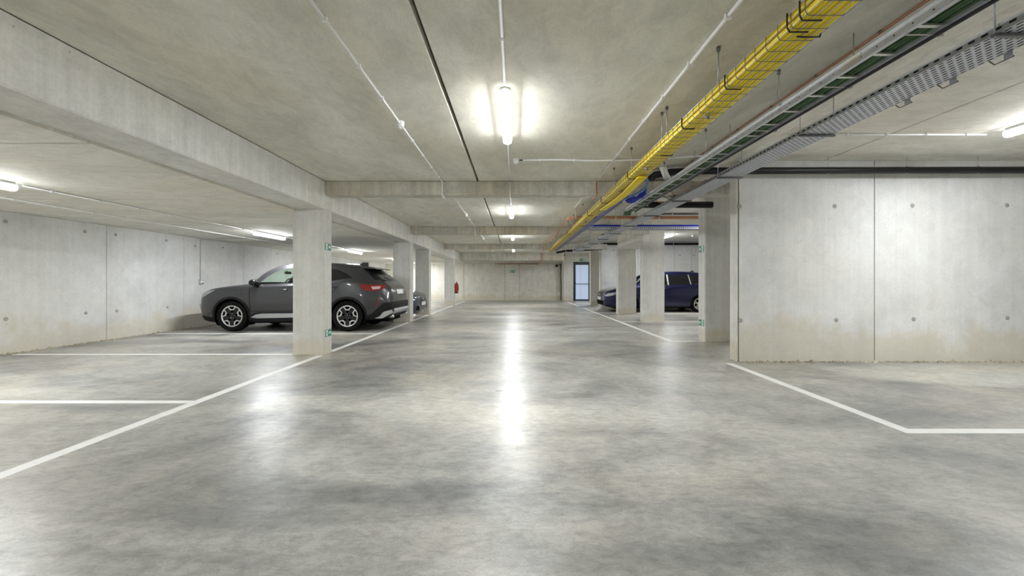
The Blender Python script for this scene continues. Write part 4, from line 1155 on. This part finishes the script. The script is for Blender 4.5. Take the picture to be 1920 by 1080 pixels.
def suv_extra(root, B):
    part(root, 'roof_spoiler', 'paint_grey', lambda q: q.add([(3.86, -0.60, 1.50), (3.86, 0.60, 1.50), (4.17, 0.56, 1.475), (4.17, -0.56, 1.475), (3.86, -0.60, 1.565), (3.86, 0.60, 1.565), (4.17, 0.56, 1.50), (4.17, -0.56, 1.50)],
         [(3, 2, 1, 0), (4, 5, 6, 7), (0, 1, 5, 4), (1, 2, 6, 5), (2, 3, 7, 6), (3, 0, 4, 7)]))
    part(root, 'antenna_fin', 'black', lambda q: q.prism([(3.55, 1.60), (3.78, 1.575), (3.775, 1.665), (3.66, 1.67), (3.61, 1.645)], -0.02, 0.02, 1))
    part(root, 'roof_bar', 'black', lambda q: q.box(3.4, 3.42, -0.01, 0.01, 1.6, 1.62))
    rear = lambda z: B.bvh.ray_cast(Vector((6, 0, z)), Vector((-1, 0, 0)))[0].x
    xp = rear(0.93)
    part(root, 'number_plate', 'plate_white', lambda q: q.add([(rear(0.87) + .012, -0.26, 0.87), (rear(0.87) + .012, 0.26, 0.87), (rear(0.98) + .012, 0.26, 0.98), (rear(0.98) + .012, -0.26, 0.98)], [(0, 1, 2, 3)]))
    part(root, 'rear_wiper', 'black', lambda q: q.tube([(4.39, 0.0, 1.21), (4.37, -0.25, 1.235), (4.33, -0.45, 1.265)], 0.012, 6))
    # silver skid plate and tail pipes
    m = MB(); prof = [(4.30, 0.30), (4.62, 0.40), (4.66, 0.47), (4.62, 0.52), (4.52, 0.44), (4.30, 0.36)]
    for y0, y1 in ((-0.60, 0.60),): m.prism(prof, y0, y1, 1)
    m.build('skid_plate', 'silver_trim', root)
    for sd in (-1, 1):
        part(root, 'skid_wing', 'silver_trim', lambda q: q.prism([(4.22, 0.30), (4.40, 0.30), (4.60, 0.41), (4.60, 0.50), (4.45, 0.46), (4.30, 0.36)], sd * 0.70 - 0.10, sd * 0.70 + 0.10, 1))
        part(root, 'tail_pipe', 'chrome', lambda q: q.lathe([(0.034, -0.12), (0.04, 0.05), (0.033, 0.05), (0.028, -0.1)], 14, Matrix.Translation((4.56, sd * 0.58, 0.335)) @ Matrix.Rotation(PI / 2, 4, 'Y')))
    part(root, 'tow_box', 'gap', lambda q: q.box(4.1, 4.45, -0.5, 0.5, 0.2, 0.34))
    part(root, 'exhaust_box', 'gap', lambda q: q.box(1.2, 4.1, -0.5, 0.5, 0.16, 0.24))
side = lambda c, n: abs(n.y) > 0.25 and abs(c.y) > 0.4
allf = lambda c, n: True
SUV = dict(name='suv', label='dark grey SUV parked nose to the long wall behind the column with exit signs', paint='paint_grey', L=4.61,
    loc=(-7.56, 10.10, 0), rz=0, stations=suv_st,
    spec=dict(half=0.94, front_axle=0.91, rear_axle=3.62, wheel_r=0.362, arch_r=0.405, tyre_w=0.225, rim_r=0.248, style='suv', clad=True,
      dash=1.55, belt=1.09, rear_seat=3.0, imir=(1.70, 1.40), mirror=(1.50, 1.15), mirror_y=0.89, mirror_mat='black_gloss', handles=[(2.14, 0.975), (3.28, 1.03)],
      panels=[
        ('front_window', 'clear_glass', 'side', P2((1.50, 1.112), (2.50, 1.145), (2.50, 1.50), (2.20, 1.505), (1.92, 1.44), (1.70, 1.31)), side, 0),
        ('window_pillar', 'black_gloss', 'side', P2((2.50, 1.145), (2.62, 1.15), (2.62, 1.50), (2.50, 1.50)), side, 0),
        ('rear_door_window', 'privacy_glass', 'side', P2((2.62, 1.15), (3.22, 1.185), (3.12, 1.485), (2.62, 1.50)), side, 0),
        ('window_pillar', 'black_gloss', 'side', P2((3.22, 1.185), (3.26, 1.188), (3.16, 1.482), (3.12, 1.485)), side, 0),
        ('quarter_window', 'privacy_glass', 'side', P2((3.26, 1.188), (3.70, 1.265), (3.52, 1.375), (3.32, 1.455), (3.16, 1.482)), side, 0),
        ('window_trim', 'black_gloss', 'side', P2((1.44, 1.098), (3.74, 1.262), (3.70, 1.265), (3.26, 1.188), (2.50, 1.145), (1.50, 1.112)), side, 0.002),
        ('windscreen', 'clear_glass', 'top', P2((1.28, -0.66), (1.95, -0.56), (1.95, 0.56), (1.28, 0.66)), lambda c, n: c.z > 1.0 and n.z > 0.1, 0),
        ('rear_window', 'privacy_glass', 'top', P2((4.00, -0.53), (4.37, -0.60), (4.37, 0.60), (4.00, 0.53)), lambda c, n: c.z > 1.1, 0),
        ('rear_side_glass', 'black_gloss', 'side', P2((3.90, 1.47), (4.02, 1.49), (4.36, 1.205), (4.20, 1.215)), lambda c, n: c.z > 1.1 and abs(c.y) > 0.45, 0.002),
        ('headlight', 'head_lens', 'side', P2((0.02, 0.76), (0.09, 0.75), (0.30, 0.85), (0.52, 0.975), (0.30, 0.945), (0.10, 0.86)), lambda c, n: abs(c.y) > 0.42, 0.002),
        ('reversing_lens', 'tail_white', 'side', P2((4.16, 1.055), (4.36, 1.06), (4.345, 1.0), (4.20, 0.985)), lambda c, n: abs(c.y) > 0.40, 0.008),
        ('tail_light', 'tail_lens', 'side', P2((3.87, 1.105), (4.14, 1.10), (4.44, 1.09), (4.42, 1.0), (4.28, 0.955), (4.05, 0.95), (3.96, 1.02)), lambda c, n: abs(c.y) > 0.40 , 0.006),
        ('grille', 'black_gloss', 'front', P2((-0.52, 0.52), (0.52, 0.52), (0.60, 0.76), (-0.60, 0.76)), lambda c, n: c.x < 0.10 and n.x < -0.2, 0.002),
        ('front_bumper', 'clad', 'side', P2((-0.01, 0.2), (0.47, 0.2), (0.47, 0.33), (0.20, 0.36), (-0.01, 0.38)), lambda c, n: True, 0.004),
        ('bumper_vent', 'silver_trim', 'side', P2((0.04, 0.39), (0.14, 0.39), (0.12, 0.55), (0.09, 0.60)), lambda c, n: abs(c.y) > 0.5, 0.003),
        ('sill_strip', 'silver_trim', 'side', P2((1.36, 0.335), (1.48, 0.40), (1.62, 0.425), (3.00, 0.44), (3.00, 0.345), (1.50, 0.315)), side, 0.008),
        ('sill', 'clad', 'side', P2((1.28, 0.19), (3.2, 0.19), (3.2, 0.475), (1.60, 0.46), (1.45, 0.44), (1.33, 0.38)), lambda c, n: abs(c.y) > 0.5, 0.004),
        ('rear_bumper', 'clad', 'side', P2((4.04, 0.2), (4.7, 0.2), (4.7, 0.70), (4.44, 0.67), (4.33, 0.56), (4.18, 0.42), (4.06, 0.36)), allf, 0.006),
        ('fog_reflector', 'tail_lens', 'side', P2((4.27, 0.62), (4.30, 0.60), (4.36, 0.80), (4.34, 0.80)), lambda c, n: abs(c.y) > 0.4, 0.004),
      ],
      gaps=[P2((1.36, 0.50), (1.37, 0.50), (1.33, 1.06), (1.32, 1.06)), P2((2.545, 0.48), (2.555, 0.48), (2.575, 1.13), (2.565, 1.13)),
            P2((3.15, 0.80), (3.16, 0.80), (3.50, 1.14), (3.50, 1.21), (3.49, 1.14)), P2((1.33, 0.478), (3.1, 0.488), (3.1, 0.497), (1.33, 0.487)),
            P2((0.98, 0.965), (1.15, 0.98), (1.15, 0.984), (0.98, 0.969)), P2((1.146, 0.87), (1.15, 0.87), (1.15, 0.98), (1.146, 0.98)), P2((0.976, 0.88), (0.98, 0.88), (0.98, 0.965), (0.976, 0.965)), P2((0.98, 0.87), (1.15, 0.87), (1.15, 0.874), (0.98, 0.874))],
      extra=suv_extra))
car(SUV)
# clear end of the tail lamps
# ---- dark blue people carrier ----------------------------------------
mpv_st = [
 (0.00, 0.30, 0.46, 0.52, 0.45, 0.47, 0.60, 0.38, 0.645, 0.66),
 (0.03, 0.26, 0.58, 0.64, 0.46, 0.58, 0.66, 0.47, 0.705, 0.72),
 (0.09, 0.22, 0.68, 0.74, 0.48, 0.69, 0.72, 0.56, 0.765, 0.78),
 (0.22, 0.19, 0.76, 0.83, 0.50, 0.79, 0.80, 0.65, 0.835, 0.85),
 (0.50, 0.17, 0.82, 0.885, 0.53, 0.84, 0.89, 0.70, 0.92, 0.935),
 (0.95, 0.17, 0.85, 0.905, 0.58, 0.85, 0.97, 0.72, 1.00, 1.02),
 (1.20, 0.17, 0.855, 0.905, 0.58, 0.85, 0.99, 0.72, 1.07, 1.10),
 (1.55, 0.17, 0.85, 0.90, 0.58, 0.85, 1.00, 0.68, 1.30, 1.34),
 (1.95, 0.17, 0.85, 0.90, 0.58, 0.85, 1.01, 0.64, 1.475, 1.525),
 (2.4, 0.17, 0.85, 0.90, 0.58, 0.85, 1.02, 0.62, 1.535, 1.59),
 (3.0, 0.17, 0.85, 0.90, 0.60, 0.85, 1.035, 0.61, 1.54, 1.60),
 (3.6, 0.18, 0.85, 0.90, 0.62, 0.845, 1.05, 0.60, 1.515, 1.575),
 (4.0, 0.21, 0.82, 0.87, 0.64, 0.81, 1.06, 0.57, 1.45, 1.50),
 (4.18, 0.24, 0.77, 0.83, 0.64, 0.76, 1.05, 0.56, 1.30, 1.34),
 (4.30, 0.27, 0.71, 0.78, 0.62, 0.70, 0.98, 0.56, 1.07, 1.09),
 (4.36, 0.33, 0.62, 0.70, 0.58, 0.62, 0.78, 0.50, 0.82, 0.83)]
def mpv_extra(root, B):
    front = lambda z, y=0: B.bvh.ray_cast(Vector((-2, y, z)), Vector((1, 0, 0)))[0].x
    part(root, 'number_plate', 'plate_white', lambda q: q.add([(front(.46) - .012, -0.26, 0.46), (front(.46) - .012, 0.26, 0.46), (front(.57) - .012, 0.26, 0.57), (front(.57) - .012, -0.26, 0.57)], [(3, 2, 1, 0)]))
    m = MB(); e = [(0.055 * math.cos(2 * PI * k / 20), 0.055 * math.sin(2 * PI * k / 20), 0) for k in range(21)]
    m.tube(e, 0.006, 6, False); m.tube([(-0.036, 0.036, 0), (-0.012, -0.045, 0), (0, -0.012, 0), (0.012, -0.045, 0), (0.036, 0.036, 0)], 0.005, 5)
    m.tube([(-0.018, 0.048, 0), (0, 0.008, 0), (0.018, 0.048, 0)], 0.005, 5)
    m.xform(Matrix.Translation((front(.645) - 0.012, 0, 0.655)) @ Matrix.Rotation(PI / 2, 4, 'Z') @ Matrix.Rotation(PI / 2, 4, 'X') @ Matrix.Rotation(PI, 4, 'Y')); m.build('emblem', 'chrome', root)
    part(root, 'antenna_fin', 'black', lambda q: q.prism([(3.60, 1.565), (3.82, 1.54), (3.80, 1.62), (3.77, 1.63)], -0.018, 0.018, 1))
    part(root, 'underbody', 'gap', lambda q: q.box(0.4, 3.9, -0.6, 0.6, 0.14, 0.2))
MPV = dict(name='people_carrier', label='dark blue people carrier parked nose out behind the paired columns', paint='paint_blue', L=4.36,
    loc=(3.42, 15.90, 0), rz=0, stations=mpv_st,
    spec=dict(half=0.90, front_axle=0.96, rear_axle=3.66, wheel_r=0.325, arch_r=0.36, tyre_w=0.21, rim_r=0.222, style='plain', clad=False,
      dash=1.45, belt=0.99, rear_seat=2.95, imir=(1.85, 1.38), mirror=(1.45, 1.06), mirror_y=0.86, mirror_mat='paint_blue', handles=[(2.36, 0.92), (3.30, 0.95)],
      panels=[
        ('front_window', 'clear_glass', 'side', P2((1.62, 1.035), (2.44, 1.05), (2.44, 1.45), (2.10, 1.43), (1.85, 1.32)), side, 0),
        ('window_pillar', 'silver_trim', 'side', P2((2.44, 1.05), (2.50, 1.05), (2.50, 1.455), (2.44, 1.45)), side, 0),
        ('rear_door_window', 'privacy_glass', 'side', P2((2.50, 1.05), (3.32, 1.075), (3.28, 1.45), (2.50, 1.455)), side, 0),
        ('window_pillar', 'silver_trim', 'side', P2((3.32, 1.075), (3.36, 1.077), (3.32, 1.445), (3.28, 1.45)), side, 0),
        ('quarter_window', 'privacy_glass', 'side', P2((3.36, 1.077), (3.92, 1.13), (3.84, 1.32), (3.60, 1.42), (3.32, 1.445)), side, 0),
        ('window_trim', 'chrome', 'side', P2((1.55, 1.015), (3.95, 1.105), (3.95, 1.12), (1.55, 1.03)), side, 0.003),
        ('windscreen', 'clear_glass', 'top', P2((1.22, -0.64), (1.95, -0.54), (1.95, 0.54), (1.22, 0.64)), lambda c, n: c.z > 0.95 and n.z > 0.1, 0),
        ('rear_window', 'privacy_glass', 'top', P2((4.03, -0.5), (4.22, -0.55), (4.22, 0.55), (4.03, 0.5)), lambda c, n: c.z > 1.1, 0),
        ('headlight', 'head_lens', 'side', P2((0.05, 0.63), (0.14, 0.61), (0.36, 0.66), (0.58, 0.76), (0.40, 0.77), (0.14, 0.71)), lambda c, n: abs(c.y) > 0.36, 0.003),
        ('grille', 'black_gloss', 'front', P2((-0.50, 0.60), (0.50, 0.60), (0.50, 0.655), (-0.50, 0.655)), lambda c, n: c.x < 0.10, 0.002),
        ('lower_grille', 'gap', 'front', P2((-0.55, 0.27), (0.55, 0.27), (0.60, 0.44), (-0.60, 0.44)), lambda c, n: c.x < 0.16, 0.002),
        ('tail_light', 'tail_lens', 'side', P2((3.98, 0.88), (4.34, 0.90), (4.34, 1.06), (4.05, 1.06)), lambda c, n: abs(c.y) > 0.45, 0.004),
        ('sill', 'clad', 'side', P2((1.32, 0.16), (3.3, 0.16), (3.3, 0.24), (1.32, 0.24)), lambda c, n: abs(c.y) > 0.5, 0.003),
        ('rear_valance', 'clad', 'side', P2((4.05, 0.2), (4.5, 0.2), (4.5, 0.42), (4.05, 0.34)), allf, 0.004),
      ],
      gaps=[P2((1.40, 0.34), (1.41, 0.34), (1.38, 0.98), (1.37, 0.98)), P2((2.455, 0.28), (2.465, 0.28), (2.475, 1.03), (2.465, 1.03)), P2((3.30, 0.75), (3.31, 0.75), (3.48, 1.05), (3.47, 1.05))],
      extra=mpv_extra))
car(MPV)
# ---- slate grey hatchback ---------------------------------------------
hat_st = [
 (0.00, 0.26, 0.48, 0.54, 0.42, 0.49, 0.60, 0.40, 0.655, 0.67),
 (0.03, 0.22, 0.60, 0.66, 0.43, 0.60, 0.66, 0.49, 0.715, 0.73),
 (0.10, 0.19, 0.70, 0.76, 0.46, 0.71, 0.71, 0.58, 0.765, 0.78),
 (0.25, 0.17, 0.77, 0.83, 0.48, 0.79, 0.78, 0.65, 0.815, 0.83),
 (0.50, 0.16, 0.81, 0.875, 0.50, 0.83, 0.84, 0.70, 0.875, 0.89),
 (0.90, 0.16, 0.84, 0.89, 0.54, 0.84, 0.90, 0.72, 0.93, 0.945),
 (1.25, 0.16, 0.845, 0.89, 0.54, 0.84, 0.92, 0.72, 0.98, 1.00),
 (1.60, 0.16, 0.84, 0.885, 0.54, 0.84, 0.925, 0.67, 1.18, 1.22),
 (2.05, 0.16, 0.84, 0.885, 0.54, 0.84, 0.93, 0.62, 1.32, 1.375),
 (2.5, 0.16, 0.84, 0.885, 0.54, 0.84, 0.94, 0.60, 1.36, 1.42),
 (3.1, 0.16, 0.84, 0.885, 0.56, 0.84, 0.95, 0.58, 1.345, 1.40),
 (3.7, 0.18, 0.83, 0.875, 0.58, 0.82, 0.97, 0.56, 1.25, 1.30),
 (4.02, 0.22, 0.78, 0.83, 0.60, 0.77, 0.96, 0.55, 1.06, 1.09),
 (4.18, 0.26, 0.71, 0.77, 0.60, 0.70, 0.90, 0.53, 0.96, 0.97),
 (4.25, 0.32, 0.62, 0.69, 0.56, 0.62, 0.74, 0.48, 0.79, 0.80)]
def hat_extra(root, B):
    front = lambda z, y=0: B.bvh.ray_cast(Vector((-2, y, z)), Vector((1, 0, 0)))[0].x
    part(root, 'number_plate', 'plate_white', lambda q: q.add([(front(.43) - .012, -0.26, 0.43), (front(.43) - .012, 0.26, 0.43), (front(.54) - .012, 0.26, 0.54), (front(.54) - .012, -0.26, 0.54)], [(3, 2, 1, 0)]))
    for k in range(4):
        m = MB(); e = [(0.028 * math.cos(2 * PI * i / 16), 0.028 * math.sin(2 * PI * i / 16), 0) for i in range(17)]
        m.tube(e, 0.004, 5, False); m.xform(Matrix.Translation((front(.63) - 0.008, -0.06 + 0.04 * k, 0.63)) @ Matrix.Rotation(PI / 2, 4, 'Y')); m.build('emblem_ring', 'chrome', root)
    part(root, 'underbody', 'gap', lambda q: q.box(0.4, 3.8, -0.6, 0.6, 0.13, 0.2))
HAT = dict(name='hatchback', label='slate grey hatchback with only its nose showing past the column behind the SUV', paint='paint_slate', L=4.25,
    loc=(-2.96, 12.62, 0), rz=PI, stations=hat_st,
    spec=dict(half=0.885, front_axle=0.86, rear_axle=3.45, wheel_r=0.315, arch_r=0.35, tyre_w=0.21, rim_r=0.215, style='plain', clad=False,
      dash=1.5, belt=0.92, rear_seat=2.85, imir=(1.9, 1.26), mirror=(1.5, 0.99), mirror_y=0.85, mirror_mat='paint_slate', handles=[(2.36, 0.84), (3.15, 0.86)],
      panels=[
        ('front_window', 'privacy_glass', 'side', P2((1.62, 0.955), (2.46, 0.97), (2.46, 1.30), (2.15, 1.29), (1.85, 1.17)), side, 0),
        ('rear_door_window', 'privacy_glass', 'side', P2((2.54, 0.97), (3.55, 1.0), (3.40, 1.18), (3.1, 1.27), (2.54, 1.30)), side, 0),
        ('windscreen', 'privacy_glass', 'top', P2((1.28, -0.64), (2.0, -0.54), (2.0, 0.54), (1.28, 0.64)), lambda c, n: c.z > 0.9 and n.z > 0.1, 0),
        ('rear_window', 'privacy_glass', 'top', P2((3.65, -0.48), (4.0, -0.52), (4.0, 0.52), (3.65, 0.48)), lambda c, n: c.z > 1.0, 0),
        ('headlight', 'head_lens', 'side', P2((0.06, 0.61), (0.13, 0.58), (0.36, 0.63), (0.50, 0.70), (0.36, 0.71), (0.14, 0.68)), lambda c, n: abs(c.y) > 0.42, 0.003),
        ('grille', 'black_gloss', 'front', P2((-0.34, 0.32), (0.34, 0.32), (0.46, 0.56), (0.40, 0.66), (-0.40, 0.66), (-0.46, 0.56)), lambda c, n: c.x < 0.12, 0.002),
        ('air_intake', 'gap', 'front', P2((0.46, 0.28), (0.68, 0.30), (0.68, 0.44), (0.50, 0.42)), lambda c, n: c.x < 0.2, 0.002),
        ('air_intake', 'gap', 'front', P2((-0.46, 0.28), (-0.50, 0.42), (-0.68, 0.44), (-0.68, 0.30)), lambda c, n: c.x < 0.2, 0.002),
        ('tail_light', 'tail_lens', 'side', P2((3.85, 0.78), (4.22, 0.78), (4.20, 0.92), (3.9, 0.92)), lambda c, n: abs(c.y) > 0.45, 0.004),
      ],
      gaps=[P2((1.38, 0.33), (1.39, 0.33), (1.37, 0.90), (1.36, 0.90)), P2((2.495, 0.28), (2.505, 0.28), (2.505, 0.96), (2.495, 0.96))],
      extra=hat_extra))
car(HAT)
